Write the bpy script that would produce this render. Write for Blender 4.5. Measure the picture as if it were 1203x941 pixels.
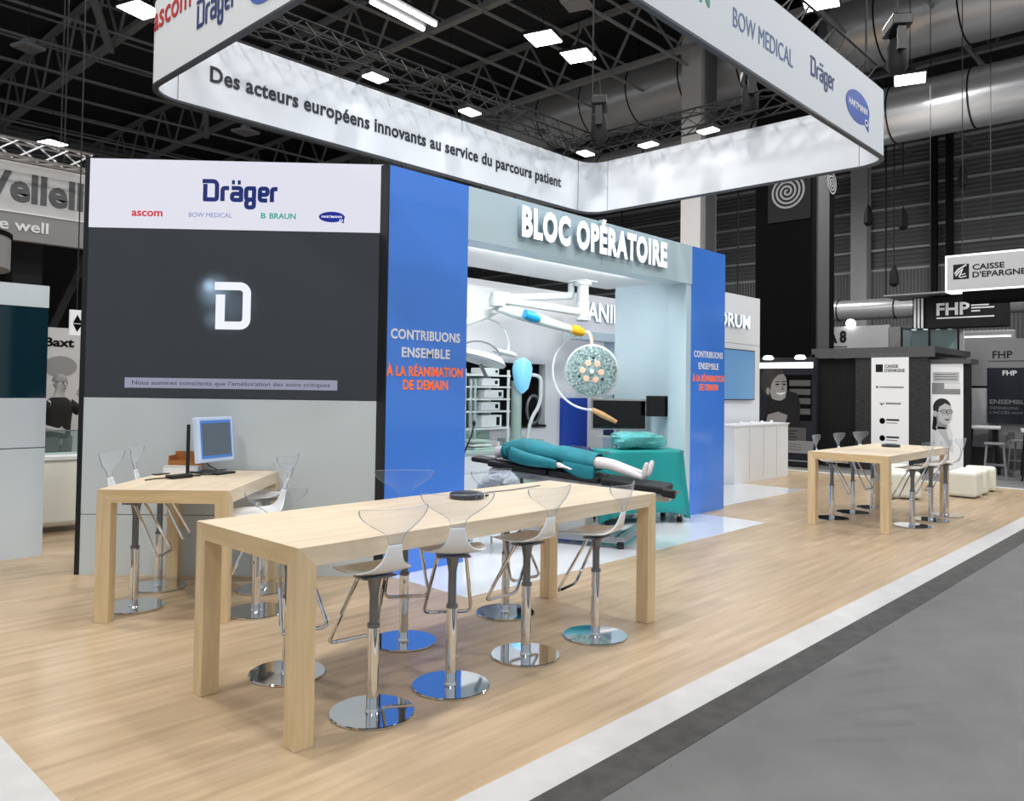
import bpy, bmesh, math, random
from mathutils import Vector, Matrix
random.seed(7)
for o in list(bpy.data.objects): bpy.data.objects.remove(o, do_unlink=True)
SC = bpy.context.scene
COL = SC.collection
PI = math.pi

# ------------------------------------------------------------------ camera, world, exposure
F_PX, YAW, PITCH, ROLL, CY = 934.34, 0.75456565, 0.0265033509, 0.0141812689, 431.278
cam = bpy.data.cameras.new('camera'); cam_o = bpy.data.objects.new('camera', cam); COL.objects.link(cam_o)
cam.sensor_fit = 'HORIZONTAL'; cam.sensor_width = 36.0; cam.lens = F_PX / 1203 * 36
cam.shift_y = -(470.5 - CY) / 1203
cam.clip_start = 0.05; cam.clip_end = 300
fw = Vector((math.cos(YAW)*math.cos(PITCH), math.sin(YAW)*math.cos(PITCH), math.sin(PITCH)))
rt = Vector((math.sin(YAW), -math.cos(YAW), 0)); up = rt.cross(fw)
rt, up = rt*math.cos(ROLL) + up*math.sin(ROLL), up*math.cos(ROLL) - rt*math.sin(ROLL)
M = Matrix((rt, up, -fw)).transposed().to_4x4(); M.translation = Vector((0, 0, 1.78))
cam_o.matrix_world = M
SC.camera = cam_o

w = bpy.data.worlds.new('world'); SC.world = w; w.use_nodes = True
w.node_tree.nodes['Background'].inputs[0].default_value = (0.86, 0.94, 1.0, 1)
w.node_tree.nodes['Background'].inputs[1].default_value = 0.52
SC.view_settings.view_transform = 'Standard'; SC.view_settings.look = 'None'
SC.view_settings.exposure = 0.0; SC.view_settings.gamma = 1.0
SC.view_settings.use_curve_mapping = False
HIGHBAY_W, FLOOD_W = 285.0, .9

# ------------------------------------------------------------------ materials
def s2l(c): return tuple(((x/255)/12.92 if x/255 <= .04045 else (((x/255)+.055)/1.055)**2.4) for x in c)
MATS = {}
def mat(name, rgb, rough=.5, metal=0., emit=None, es=0., spec=.5, noise=0., nscale=8., bump=0., bscale=40., coat=0., stretch=(1, 1, 1), trans=0.):
    m = bpy.data.materials.new(name); m.use_nodes = True
    nt = m.node_tree; b = nt.nodes['Principled BSDF']
    c = s2l(rgb)
    b.inputs['Base Color'].default_value = (*c, 1)
    b.inputs['Roughness'].default_value = rough; b.inputs['Metallic'].default_value = metal
    b.inputs['Specular IOR Level'].default_value = spec
    b.inputs['Coat Weight'].default_value = coat
    b.inputs['Transmission Weight'].default_value = trans
    if emit: b.inputs['Emission Color'].default_value = (*s2l(emit), 1); b.inputs['Emission Strength'].default_value = es
    if noise or bump:
        tc = nt.nodes.new('ShaderNodeTexCoord'); mp = nt.nodes.new('ShaderNodeMapping'); mp.inputs['Scale'].default_value = stretch
        nt.links.new(tc.outputs['Object'], mp.inputs[0])
    if noise:
        n = nt.nodes.new('ShaderNodeTexNoise'); n.inputs['Scale'].default_value = nscale; n.inputs['Detail'].default_value = 6
        r = nt.nodes.new('ShaderNodeValToRGB')
        r.color_ramp.elements[0].position = .3; r.color_ramp.elements[1].position = .7
        r.color_ramp.elements[0].color = (*[x*(1-noise) for x in c], 1); r.color_ramp.elements[1].color = (*[min(1, x*(1+noise)) for x in c], 1)
        nt.links.new(mp.outputs[0], n.inputs[0]); nt.links.new(n.outputs[0], r.inputs[0]); nt.links.new(r.outputs[0], b.inputs['Base Color'])
    if bump:
        n2 = nt.nodes.new('ShaderNodeTexNoise'); n2.inputs['Scale'].default_value = bscale; n2.inputs['Detail'].default_value = 4
        bp = nt.nodes.new('ShaderNodeBump'); bp.inputs['Strength'].default_value = bump; bp.inputs['Distance'].default_value = .02
        nt.links.new(mp.outputs[0], n2.inputs[0]); nt.links.new(n2.outputs[0], bp.inputs['Height']); nt.links.new(bp.outputs[0], b.inputs['Normal'])
    MATS[name] = m
    return m

def mat_planks():
    m = mat('oak_floor', (212, 185, 150), .36)
    nt = m.node_tree; b = nt.nodes['Principled BSDF']; L = nt.links.new
    tc = nt.nodes.new('ShaderNodeTexCoord')
    br = nt.nodes.new('ShaderNodeTexBrick'); br.inputs['Scale'].default_value = 1
    br.inputs['Brick Width'].default_value = 1.25; br.inputs['Row Height'].default_value = .19; br.offset = .37
    br.inputs['Mortar Size'].default_value = .0012; br.inputs['Bias'].default_value = 0
    br.inputs['Color1'].default_value = (*s2l((193, 171, 143)), 1); br.inputs['Color2'].default_value = (*s2l((184, 162, 133)), 1); br.inputs['Mortar'].default_value = (*s2l((176, 155, 130)), 1)
    L(tc.outputs['Object'], br.inputs[0])
    mp = nt.nodes.new('ShaderNodeMapping'); mp.inputs['Scale'].default_value = (.55, 7, 1); L(tc.outputs['Object'], mp.inputs[0])
    n = nt.nodes.new('ShaderNodeTexNoise'); n.inputs['Scale'].default_value = 2.0; n.inputs['Detail'].default_value = 7; L(mp.outputs[0], n.inputs[0])
    r = nt.nodes.new('ShaderNodeValToRGB'); r.color_ramp.elements[0].position = .3; r.color_ramp.elements[1].position = .72
    r.color_ramp.elements[0].color = (.80, .765, .725, 1); r.color_ramp.elements[1].color = (1.12, 1.12, 1.13, 1); L(n.outputs[0], r.inputs[0])
    mx = nt.nodes.new('ShaderNodeMix'); mx.data_type = 'RGBA'; mx.blend_type = 'MULTIPLY'; mx.inputs[0].default_value = 1
    L(br.outputs['Color'], mx.inputs[6]); L(r.outputs[0], mx.inputs[7]); L(mx.outputs[2], b.inputs['Base Color'])
    return m
def mat_wood(name, rgb, stretch):
    m = mat(name, rgb, .42); nt = m.node_tree; b = nt.nodes['Principled BSDF']; L = nt.links.new
    tc = nt.nodes.new('ShaderNodeTexCoord'); mp = nt.nodes.new('ShaderNodeMapping'); mp.inputs['Scale'].default_value = stretch; L(tc.outputs['Object'], mp.inputs[0])
    n = nt.nodes.new('ShaderNodeTexNoise'); n.inputs['Scale'].default_value = 2.2; n.inputs['Detail'].default_value = 8; n.inputs['Distortion'].default_value = .6; L(mp.outputs[0], n.inputs[0])
    c = s2l(rgb); r = nt.nodes.new('ShaderNodeValToRGB'); r.color_ramp.elements[0].position = .3; r.color_ramp.elements[1].position = .7
    r.color_ramp.elements[0].color = (c[0]*.86, c[1]*.83, c[2]*.78, 1); r.color_ramp.elements[1].color = (*[x*1.04 for x in c], 1)
    L(n.outputs[0], r.inputs[0]); L(r.outputs[0], b.inputs['Base Color'])
    return m
def mat_wave(name, rgb, scale, direction, dark=.6, rough=.6):
    m = mat(name, rgb, rough); nt = m.node_tree; b = nt.nodes['Principled BSDF']; L = nt.links.new
    tc = nt.nodes.new('ShaderNodeTexCoord'); wv = nt.nodes.new('ShaderNodeTexWave'); wv.wave_type = 'BANDS'; wv.bands_direction = direction
    wv.inputs['Scale'].default_value = scale; L(tc.outputs['Object'], wv.inputs[0])
    c = s2l(rgb); r = nt.nodes.new('ShaderNodeValToRGB'); r.color_ramp.elements[0].color = (*[x*dark for x in c], 1); r.color_ramp.elements[1].color = (*c, 1)
    bp = nt.nodes.new('ShaderNodeBump'); bp.inputs['Strength'].default_value = .8; bp.inputs['Distance'].default_value = .05
    L(wv.outputs[0], r.inputs[0]); L(r.outputs[0], b.inputs['Base Color']); L(wv.outputs[0], bp.inputs['Height']); L(bp.outputs[0], b.inputs['Normal'])
    return m
def mat_clear(name, rgb, ior=1.45, base=.06, tint=1.0, slope=.55):
    """thin clear plastic: see-through, with a fresnel sheen that is stronger at grazing angles"""
    m = bpy.data.materials.new(name); m.use_nodes = True; nt = m.node_tree; nt.nodes.clear(); L = nt.links.new
    out = nt.nodes.new('ShaderNodeOutputMaterial'); mix = nt.nodes.new('ShaderNodeMixShader')
    tr = nt.nodes.new('ShaderNodeBsdfTransparent'); tr.inputs[0].default_value = (*s2l(rgb), 1)
    gl = nt.nodes.new('ShaderNodeBsdfPrincipled'); gl.inputs['Base Color'].default_value = (*[x*tint for x in s2l(rgb)], 1); gl.inputs['Roughness'].default_value = .06
    lw = nt.nodes.new('ShaderNodeLayerWeight'); lw.inputs[0].default_value = .32
    ma = nt.nodes.new('ShaderNodeMath'); ma.operation = 'MULTIPLY_ADD'; ma.inputs[1].default_value = slope; ma.inputs[2].default_value = base; ma.use_clamp = True
    L(lw.outputs['Facing'], ma.inputs[0]); L(ma.outputs[0], mix.inputs[0]); L(tr.outputs[0], mix.inputs[1]); L(gl.outputs[0], mix.inputs[2]); L(mix.outputs[0], out.inputs[0])
    MATS[name] = m; return m
def mat_crinkle(name, rgb, ior=1.4, base=.2, bump=1.2):
    m = mat_clear(name, rgb, ior, base); nt = m.node_tree; L = nt.links.new
    gl = [n for n in nt.nodes if n.type == 'BSDF_PRINCIPLED'][0]
    tc = nt.nodes.new('ShaderNodeTexCoord'); n = nt.nodes.new('ShaderNodeTexNoise'); n.inputs['Scale'].default_value = 14; n.inputs['Distortion'].default_value = 2
    bp = nt.nodes.new('ShaderNodeBump'); bp.inputs['Strength'].default_value = bump; bp.inputs['Distance'].default_value = .03
    L(tc.outputs['Object'], n.inputs[0]); L(n.outputs[0], bp.inputs['Height']); L(bp.outputs[0], gl.inputs['Normal'])
    return m

mat_planks()
mat_wood('oak_x', (230, 214, 190), (.8, 9, 9)); mat_wood('oak_y_warmlit', (222, 194, 150), (9, .8, 9)); mat_wood('oak_z_warmlit', (223, 199, 160), (9, 9, .8))  # end and leg oak carry warm light from the left in their colour
mat('chrome', (225, 228, 232), .04, 1.0); mat('steel', (190, 194, 198), .22, 1.0); mat('dull_steel', (150, 153, 156), .4, .8)
mat('gas_lift', (120, 124, 128), .3, .6)
mat('shell_white', (244, 248, 253), .22, coat=.4); mat('shell_grey', (190, 194, 196), .3)
mat_clear('acrylic', (250, 251, 253), base=.012, slope=.30); mat_clear('acrylic_edge', (176, 186, 204), base=.30)
mat('black_plastic', (18, 18, 20), .35); mat('black_matte', (14, 14, 15), .7); mat('dark_grey', (52, 56, 62), .5); mat('puck_blue', (38, 44, 58), .4)
mat('wall_grey', (202, 211, 216), .4, noise=.03, nscale=.7); mat('wall_white', (233, 235, 238), .45); mat('wall_blue_grey', (192, 212, 222), .35)
mat('fascia_blue_grey', (194, 217, 227), .4, noise=.02, nscale=1)
mat('booth_blue', (74, 138, 240), .14, coat=.3); mat('deep_blue', (22, 70, 180), .3)
mat('gloss_white_floor', (232, 236, 242), .10, coat=.5)
mat('banner_fabric', (226, 230, 236), .7, bump=.05, bscale=6); mat('banner_edge', (58, 62, 68), .4, .3)
mat('ink_blue', (16, 42, 110), .5); mat('ink_dark', (30, 36, 46), .6); mat('ink_red', (190, 30, 40), .5); mat('ink_green', (0, 150, 110), .5); mat('ink_mid_blue', (48, 88, 180), .5); mat('ink_slate', (86, 112, 156), .5)
mat('letter_white', (240, 240, 245), .4, emit=(240, 244, 255), es=1.0); mat('letter_side', (150, 170, 182), .5)
mat('print_white', (240, 240, 244), .5); mat('print_orange', (255, 120, 40), .5, emit=(255, 120, 40), es=.25)
mat('led_white', (60, 60, 64), .4, emit=(219, 219, 232), es=1.0)
mat('led_blue_ink', (2, 6, 24), .4, emit=(10, 32, 104), es=1.0); mat('led_red', (60, 4, 10), .4, emit=(200, 32, 46), es=1.); mat('led_green', (4, 60, 50), .4, emit=(20, 150, 140), es=1.); mat('led_slate', (40, 50, 70), .4, emit=(112, 136, 178), es=1.); mat('led_oval', (2, 4, 30), .4, emit=(10, 32, 140), es=1.); mat('led_plain', (70, 70, 70), .4, emit=(235, 238, 250), es=1.)
mat('caption_bar', (60, 60, 70), .4, emit=(138, 140, 160), es=1.); mat('caption_ink', (20, 20, 26), .4, emit=(44, 46, 56), es=1.)
mat('teal_gown', (20, 124, 138), .75, noise=.14, nscale=5, bump=.8, bscale=9); mat('teal_drape', (14, 146, 146), .5, noise=.10, nscale=3, bump=.3, bscale=6)
mat('mannequin', (232, 226, 228), .45); mat('mattress_black', (16, 15, 18), .5); mat('bed_grey', (176, 178, 176), .4)
mat_crinkle('wrap_teal', (150, 232, 232), base=.35); mat_crinkle('wrap_clear', (225, 235, 245), base=.3)
mat('teal_pack', (60, 196, 200), .4, noise=.25, nscale=9)
mat('med_white', (232, 236, 236), .3); mat('med_green', (182, 204, 196), .4); mat('arm_grey', (205, 214, 214), .3); mat('teal_grip', (10, 140, 190), .35); mat('yellow_grip', (220, 165, 20), .35)
mat('lamp_glass', (160, 184, 182), .10, .3, noise=.75, nscale=30, bump=1.0, bscale=34); mat('warm_led', (230, 190, 165), .3, emit=(255, 190, 160), es=.22)
mat('peach', (236, 184, 130), .45); mat('head_blue', (130, 205, 240), .3, emit=(130, 205, 245), es=.5); mat('navy', (24, 34, 88), .6)
mat('screen_black', (8, 10, 14), .08); mat('screen_dark', (26, 28, 31), .3, emit=(40, 46, 54), es=1.); mat('bezel_blue', (206, 220, 240), .4, emit=(120, 170, 240), es=.12); mat('screen_grey', (84, 92, 100), .15, emit=(70, 84, 100), es=.5); mat('screen_rim_blue', (60, 100, 160), .3, emit=(70, 120, 190), es=.6)
mat('cardboard', (172, 112, 60), .8); mat('paper', (236, 238, 242), .7)
mat('tv_blue', (70, 110, 150), .2, emit=(88, 128, 164), es=.7); mat('tv_teal', (8, 30, 38), .12, emit=(6, 26, 34), es=.8)
# the hall (colourless, as in the photo)
mat('hall_floor', (116, 116, 117), .85, noise=.08, nscale=3, bump=.5, bscale=120); mat('hall_dark_strip', (72, 71, 71), .8, noise=.25, nscale=9); mat('ramp_white', (196, 196, 197), .55, noise=.06, nscale=5)
mat_wave('roof_deck', (50, 50, 51), 3.0, 'Y'); mat_wave('hall_cladding', (132, 132, 133), 1.6, 'Z', .7); mat_wave('hall_ribs', (150, 150, 151), 2.2, 'Y', .6)
mat('truss_grey', (140, 140, 141), .6); mat('truss_dark', (17, 17, 18), .6, .0); mat('duct_metal', (205, 205, 207), .30, .55, bump=.12, bscale=3); mat('girt', (200, 200, 201), .5); mat('alu', (190, 190, 192), .3, .9)
mat('lamp_lit', (255, 255, 255), .4, emit=(255, 255, 255), es=14.); mat('flood_lit', (255, 255, 255), .4, emit=(255, 255, 255), es=3.); mat('lamp_off', (150, 150, 152), .4); mat('pillar_white', (206, 204, 204), .7); mat('pillar_grey', (120, 120, 121), .7)
mat('grey_1', (38, 38, 40), .8, spec=.15); mat('grey_2', (84, 84, 86), .6); mat('grey_3', (140, 140, 142), .6); mat('grey_4', (196, 196, 198), .6); mat('grey_5', (232, 232, 233), .6)
mat('sign_lit', (205, 205, 205), .5, emit=(215, 215, 216), es=.42); mat('sign_rim', (255, 255, 255), .5, emit=(255, 255, 255), es=1.1)
mat('navy_dark', (11, 17, 34), .6); mat('hall_black', (9, 9, 10), .9, spec=.1); mat_wave('curtain', (30, 30, 31), 9., 'Y', .3); mat('rough_dark', (48, 48, 49), .8, noise=.6, nscale=9, stretch=(1, 1, 6), bump=.6, bscale=14)
mat('skin_grey', (178, 178, 178), .6); mat('skin_mid', (150, 150, 150), .6); mat('shirt_black', (20, 20, 21), .8); mat('trousers_grey', (96, 96, 97), .8); mat('poster_hair', (50, 50, 51), .6); mat('hair_dark', (30, 30, 31), .6)
mat('cream', (238, 238, 226), .5); mat_clear('glass', (226, 238, 238), base=.05)

# ------------------------------------------------------------------ mesh helpers
class MB:
    def __init__(s): s.v = []; s.f = []
    def add(s, vs, fs):
        n = len(s.v); s.v += [Vector(v) for v in vs]; s.f += [tuple(i+n for i in f) for f in fs]; return s
    def box(s, lo, hi, rot=0, piv=None):
        x0, y0, z0 = lo; x1, y1, z1 = hi
        vs = [Vector(p) for p in ((x0,y0,z0),(x1,y0,z0),(x1,y1,z0),(x0,y1,z0),(x0,y0,z1),(x1,y0,z1),(x1,y1,z1),(x0,y1,z1))]
        if rot:
            p = Vector(piv) if piv else (vs[0]+vs[6])/2
            R = Matrix.Rotation(rot, 3, 'Z'); vs = [R @ (v-p) + p for v in vs]
        return s.add(vs, [(0,3,2,1),(4,5,6,7),(0,1,5,4),(1,2,6,5),(2,3,7,6),(3,0,4,7)])
    def bar(s, a, b, w, h=None):
        a = Vector(a); b = Vector(b); h = h or w; d = (b-a).normalized()
        u = d.cross(Vector((0,0,1)));  u = Vector((1,0,0)) if u.length < 1e-4 else u.normalized()
        v = u.cross(d)
        vs = [p + u*(i*w/2) + v*(j*h/2) for p in (a, b) for i, j in ((-1,-1),(1,-1),(1,1),(-1,1))]
        return s.add(vs, [(0,1,2,3),(7,6,5,4),(0,4,5,1),(1,5,6,2),(2,6,7,3),(3,7,4,0)])
    def cyl(s, a, b, r0, r1=None, n=16, caps=True):
        a = Vector(a); b = Vector(b); r1 = r0 if r1 is None else r1; d = (b-a).normalized()
        u = d.cross(Vector((0,0,1)));  u = Vector((1,0,0)) if u.length < 1e-4 else u.normalized()
        v = d.cross(u)
        vs = [p + (u*math.cos(2*PI*i/n) + v*math.sin(2*PI*i/n))*r for p, r in ((a, r0), (b, r1)) for i in range(n)]
        fs = [(i, (i+1) % n, n+(i+1) % n, n+i) for i in range(n)]
        if caps: fs += [tuple(range(n-1, -1, -1)), tuple(range(n, 2*n))]
        return s.add(vs, fs)
    def tube(s, pts, r, n=8, closed=False):
        pts = [Vector(p) for p in pts]; N = len(pts); vs = []; u = None
        for i, p in enumerate(pts):
            a = pts[(i-1) % N] if (closed or i) else p; b = pts[(i+1) % N] if (closed or i < N-1) else p
            d = (b-a).normalized()
            if u is None: u = d.cross(Vector((.3, .2, .93))); u.normalize()
            else: u = (u - d*u.dot(d)).normalized()
            v = d.cross(u); rr = r[i] if isinstance(r, (list, tuple)) else r
            vs += [p + (u*math.cos(2*PI*k/n) + v*math.sin(2*PI*k/n))*rr for k in range(n)]
        fs = []
        for i in range(N if closed else N-1):
            j = (i+1) % N; fs += [(i*n+k, i*n+(k+1) % n, j*n+(k+1) % n, j*n+k) for k in range(n)]
        if not closed: fs += [tuple(range(n-1, -1, -1)), tuple(range((N-1)*n, N*n))]
        return s.add(vs, fs)
    def lathe(s, prof, c=(0,0,0), n=32, axis=None):
        """prof: (radius, height) pairs about +Z through c (or about axis)"""
        c = Vector(c); Q = Vector((0,0,1)).rotation_difference(Vector(axis)) if axis else None
        vs = []
        for r, h in prof:
            for k in range(n):
                p = Vector((r*math.cos(2*PI*k/n), r*math.sin(2*PI*k/n), h)); vs.append(c + (Q @ p if Q else p))
        fs = [(i*n+k, i*n+(k+1) % n, (i+1)*n+(k+1) % n, (i+1)*n+k) for i in range(len(prof)-1) for k in range(n)]
        fs += [tuple(range(n-1, -1, -1)), tuple(range((len(prof)-1)*n, len(prof)*n))]
        return s.add(vs, fs)
    def plate(s, poly, T, d):
        """2-D outline in plane T (x,y of T), thickness d along T's z"""
        n = len(poly); vs = [T @ Vector((x, y, 0)) for x, y in poly] + [T @ Vector((x, y, d)) for x, y in poly]
        return s.add(vs, [tuple(range(n-1, -1, -1)), tuple(range(n, 2*n))] + [(i, (i+1) % n, n+(i+1) % n, n+i) for i in range(n)])
    def ribbon(s, pts, w, T, d, closed=False):
        """flat stroke of width w along 2-D points, in plane T"""
        pts = [Vector((p[0], p[1])) for p in pts]; N = len(pts); L = []; R = []
        for i, p in enumerate(pts):
            a = pts[(i-1) % N] if (closed or i) else None; b = pts[(i+1) % N] if (closed or i < N-1) else None
            d1 = (p-a).normalized() if a is not None else (b-p).normalized(); d2 = (b-p).normalized() if b is not None else d1
            n1 = Vector((-d1.y, d1.x)); n2 = Vector((-d2.y, d2.x)); m = (n1+n2); m = n1 if m.length < 1e-5 else m.normalized()
            k = w/2/max(.4, m.dot(n1)); L.append(p+m*k); R.append(p-m*k)
        for i in range(N if closed else N-1):
            j = (i+1) % N
            s.plate([L[i], R[i], R[j], L[j]], T, d)
        return s
    def grid(s, rows, closed=False):
        n = len(rows[0]); vs = [p for r in rows for p in r]
        fs = [(i*n+k, i*n+k+1, (i+1)*n+k+1, (i+1)*n+k) for i in range(len(rows)-1) for k in range(n-1)]
        if closed: fs += [(i*n+n-1, i*n, (i+1)*n, (i+1)*n+n-1) for i in range(len(rows)-1)]
        return s.add(vs, fs)
    def build(s, name, m, parent=None, smooth=False, bevel=0., sub=0, solid=0., angle=40):
        me = bpy.data.meshes.new(name); me.from_pydata([tuple(v) for v in s.v], [], s.f); me.update()
        b = bmesh.new(); b.from_mesh(me); bmesh.ops.recalc_face_normals(b, faces=b.faces); b.to_mesh(me); b.free()
        me.materials.append(MATS[m]); o = bpy.data.objects.new(name, me); COL.objects.link(o)
        if parent: o.parent = parent
        if solid: md = o.modifiers.new('solid', 'SOLIDIFY'); md.thickness = solid; md.offset = 0
        if bevel: md = o.modifiers.new('bevel', 'BEVEL'); md.width = bevel; md.segments = 2; md.limit_method = 'ANGLE'
        if sub: md = o.modifiers.new('sub', 'SUBSURF'); md.levels = sub; md.render_levels = sub
        if smooth or sub: smooth_by_angle(me, angle if not sub else 180)
        return o
def smooth_by_angle(me, deg):
    for p in me.polygons: p.use_smooth = True
    if deg >= 180: return
    b = bmesh.new(); b.from_mesh(me); lim = math.radians(deg)
    for e in b.edges:
        if len(e.link_faces) == 2 and e.calc_face_angle(0) > lim: e.smooth = False
    b.to_mesh(me); b.free()

def tag(o, label, cat, group=None):
    o['label'] = label; o['category'] = cat
    if group: o['group'] = group
    return o
def thing(name, label, cat, loc=(0,0,0), rotz=0., group=None):
    o = bpy.data.objects.new(name, None); COL.objects.link(o); o.location = loc; o.rotation_euler = (0,0,rotz); o.empty_display_size = .1
    return tag(o, label, cat, group)
def struct(o): o['kind'] = 'structure'; return o
def kids(o): return [c for c in COL.objects if c.parent == o]
def dup(root, loc, rotz, label, group=None):
    r = root.copy(); COL.objects.link(r); r.location = loc; r.rotation_euler = (0,0,rotz); r['label'] = label
    if group: r['group'] = group
    for ch in kids(root):
        c = ch.copy(); COL.objects.link(c); c.parent = r
        for g in kids(ch):
            d = g.copy(); COL.objects.link(d); d.parent = c
    return r
def plane(origin, u, n=None):
    """local frame: x along u (horizontal), y up, z out of the face (u x up)"""
    u = Vector((u[0], u[1], 0)).normalized(); z = u.cross(Vector((0,0,1)))
    T = Matrix((u, Vector((0,0,1)), z)).transposed().to_4x4(); T.translation = Vector(origin); return T
def box_on(T, x0, x1, y0, y1, d0, d1, mb=None):
    mb = mb or MB(); vs = [T @ Vector(p) for p in ((x0,y0,d0),(x1,y0,d0),(x1,y1,d0),(x0,y1,d0),(x0,y0,d1),(x1,y0,d1),(x1,y1,d1),(x0,y1,d1))]
    return mb.add(vs, [(0,3,2,1),(4,5,6,7),(0,1,5,4),(1,2,6,5),(2,3,7,6),(3,0,4,7)])
def text(s, T, x, y, cap, width, m, parent, depth=.004, bold=0., name='lettering', align='L', side=None, space=1.):
    """lettering standing on plane T: baseline start (x,y), cap height, total width (None: natural)"""
    c = bpy.data.curves.new('t', 'FONT'); c.body = s; c.size = cap/.682; c.offset = bold*c.size; c.extrude = depth/2; c.resolution_u = 3; c.space_character = space
    o = bpy.data.objects.new('t', c); COL.objects.link(o); bpy.context.view_layer.update()
    me = bpy.data.meshes.new_from_object(o.evaluated_get(bpy.context.evaluated_depsgraph_get()))
    bpy.data.objects.remove(o)
    xs = [v.co.x for v in me.vertices]; x0, x1 = min(xs), max(xs); k = width/(x1-x0) if width else 1.
    off = x - (0 if align == 'L' else (x1-x0)*k/2)
    for v in me.vertices: v.co = T @ Vector(((v.co.x-x0)*k+off, v.co.y+y, v.co.z+depth/2))
    me.materials.clear(); me.materials.append(MATS[m])
    if side:
        me.materials.append(MATS[side]); nz = T.to_3x3() @ Vector((0,0,1)); me.update()
        for p in me.polygons:
            if p.normal.dot(nz) < .5: p.material_index = 1
    me.name = name; ob = bpy.data.objects.new(name, me); COL.objects.link(ob); ob.parent = parent
    return ob
def rr(x0, y0, x1, y1, r, n=5):
    """rounded rectangle outline"""
    P = []
    for cx, cy, a in ((x1-r, y0+r, -90), (x1-r, y1-r, 0), (x0+r, y1-r, 90), (x0+r, y0+r, 180)):
        for i in range(n+1): t = math.radians(a+90*i/n); P.append((cx+r*math.cos(t), cy+r*math.sin(t)))
    return P
def ell(cx, cy, rx, ry, n=24, a0=0, a1=360):
    return [(cx+rx*math.cos(math.radians(a0+(a1-a0)*i/n)), cy+ry*math.sin(math.radians(a0+(a1-a0)*i/n))) for i in range(n if a1-a0 == 360 else n+1)]
def soft(pts, r, n=5):
    """round the corners of an open polyline (2-D or 3-D)"""
    P = [Vector(p) for p in pts]; out = [P[0]]
    for i in range(1, len(P)-1):
        a = (P[i-1]-P[i]); b = (P[i+1]-P[i]); k = min(r, a.length*.48, b.length*.48); A = P[i]+a.normalized()*k; B = P[i]+b.normalized()*k
        for j in range(n+1): t = j/n; out.append(A*(1-t)**2 + P[i]*2*t*(1-t) + B*t*t)
    return out + [P[-1]]
def wordmark(T, x, y, h, wd, m, parent, d=.003, wt=1.5):
    """the square-cornered lettering of the lead exhibitor: D r a-umlaut g e r; h = D height, wd = total width"""
    st = .135; kx = wd/3.60; ky = h
    for letter in ([[(.02, .93), (.62, .93), (.72, .80), (.72, .07), (.14, .07)], [(.16, .0), (.16, .80)], [(.10, .07), (.5, .07)]],
                   [[(.99, 0), (.99, .62), (1.30, .62)]],
                   [[(1.42, .63), (1.88, .63), (1.88, 0)], [(1.90, .07), (1.45, .07), (1.45, .36), (1.88, .36)], [(1.43, .90), (1.57, .90)], [(1.71, .90), (1.85, .90)]],
                   [[(2.50, .63), (2.12, .63), (2.12, .10), (2.50, .10), (2.50, .63)], [(2.28, .63), (2.58, .63)], [(2.30, .10), (2.14, .02), (2.14, -.27), (2.50, -.27), (2.50, .10)]],
                   [[(3.14, .07), (2.78, .07), (2.78, .63), (3.14, .63), (3.14, .34), (2.80, .34)]],
                   [[(3.36, 0), (3.36, .62), (3.62, .62)]]):
        mb = MB()
        for k, pts in enumerate(letter): mb.ribbon([(x+p[0]*kx, y+p[1]*ky) for p in soft(pts, .12)], st*(kx+ky)/2*wt, T, d+.0003*k)
        mb.build('letter', m, parent)
def oval_mark(T, cx, cy, rx, ry, m, mt, parent, d=.003):
    mb = MB(); mb.plate(ell(cx, cy, rx, ry, 32), T, d); mb.plate([(cx+rx*.55, cy-ry*.75), (cx+rx*.95, cy-ry*.35), (cx+rx*.93, cy-ry*1.18)], T, d)
    o = mb.build('oval_emblem', m, parent)
    text('HARTMANN', T @ Matrix.Translation((0, 0, d)), cx-rx*.78, cy-ry*.16, ry*.40, rx*1.56, mt, parent, .002, .02)
    rb = MB(); rb.ribbon(ell(cx+rx*.72, cy-ry*.66, rx*.13, ry*.17, 12), rx*.05, T @ Matrix.Translation((0, 0, d)), .002, True); rb.build('emblem_ring', mt, parent)
def skin(name, pts, edges, m, parent, sub=2, root=0):
    me = bpy.data.meshes.new(name); me.from_pydata([p[:3] for p in pts], edges, []); me.update(); me.materials.append(MATS[m])
    o = bpy.data.objects.new(name, me); COL.objects.link(o); o.parent = parent
    md = o.modifiers.new('skin', 'SKIN'); md.use_smooth_shade = True
    for i, p in enumerate(pts):
        sv = me.skin_vertices[0].data[i]; sv.radius = (p[3], p[4] if len(p) > 4 else p[3]); sv.use_root = (i == root)
    s = o.modifiers.new('sub', 'SUBSURF'); s.levels = sub; s.render_levels = sub
    return o
def chain(n, start=0): return [(i, i+1) for i in range(start, start+n-1)]
def area_light(parent, loc, size, watts, col=(1, .985, .96), sy=None, rot=(0,0,0), spread=None):
    l = bpy.data.lights.new('lamp_light', 'AREA'); l.energy = watts; l.size = size; l.color = col
    if sy: l.shape = 'RECTANGLE'; l.size_y = sy
    if spread: l.spread = spread
    o = bpy.data.objects.new('lamp_light', l); COL.objects.link(o); o.parent = parent; o.location = loc; o.rotation_euler = rot; return o

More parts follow.
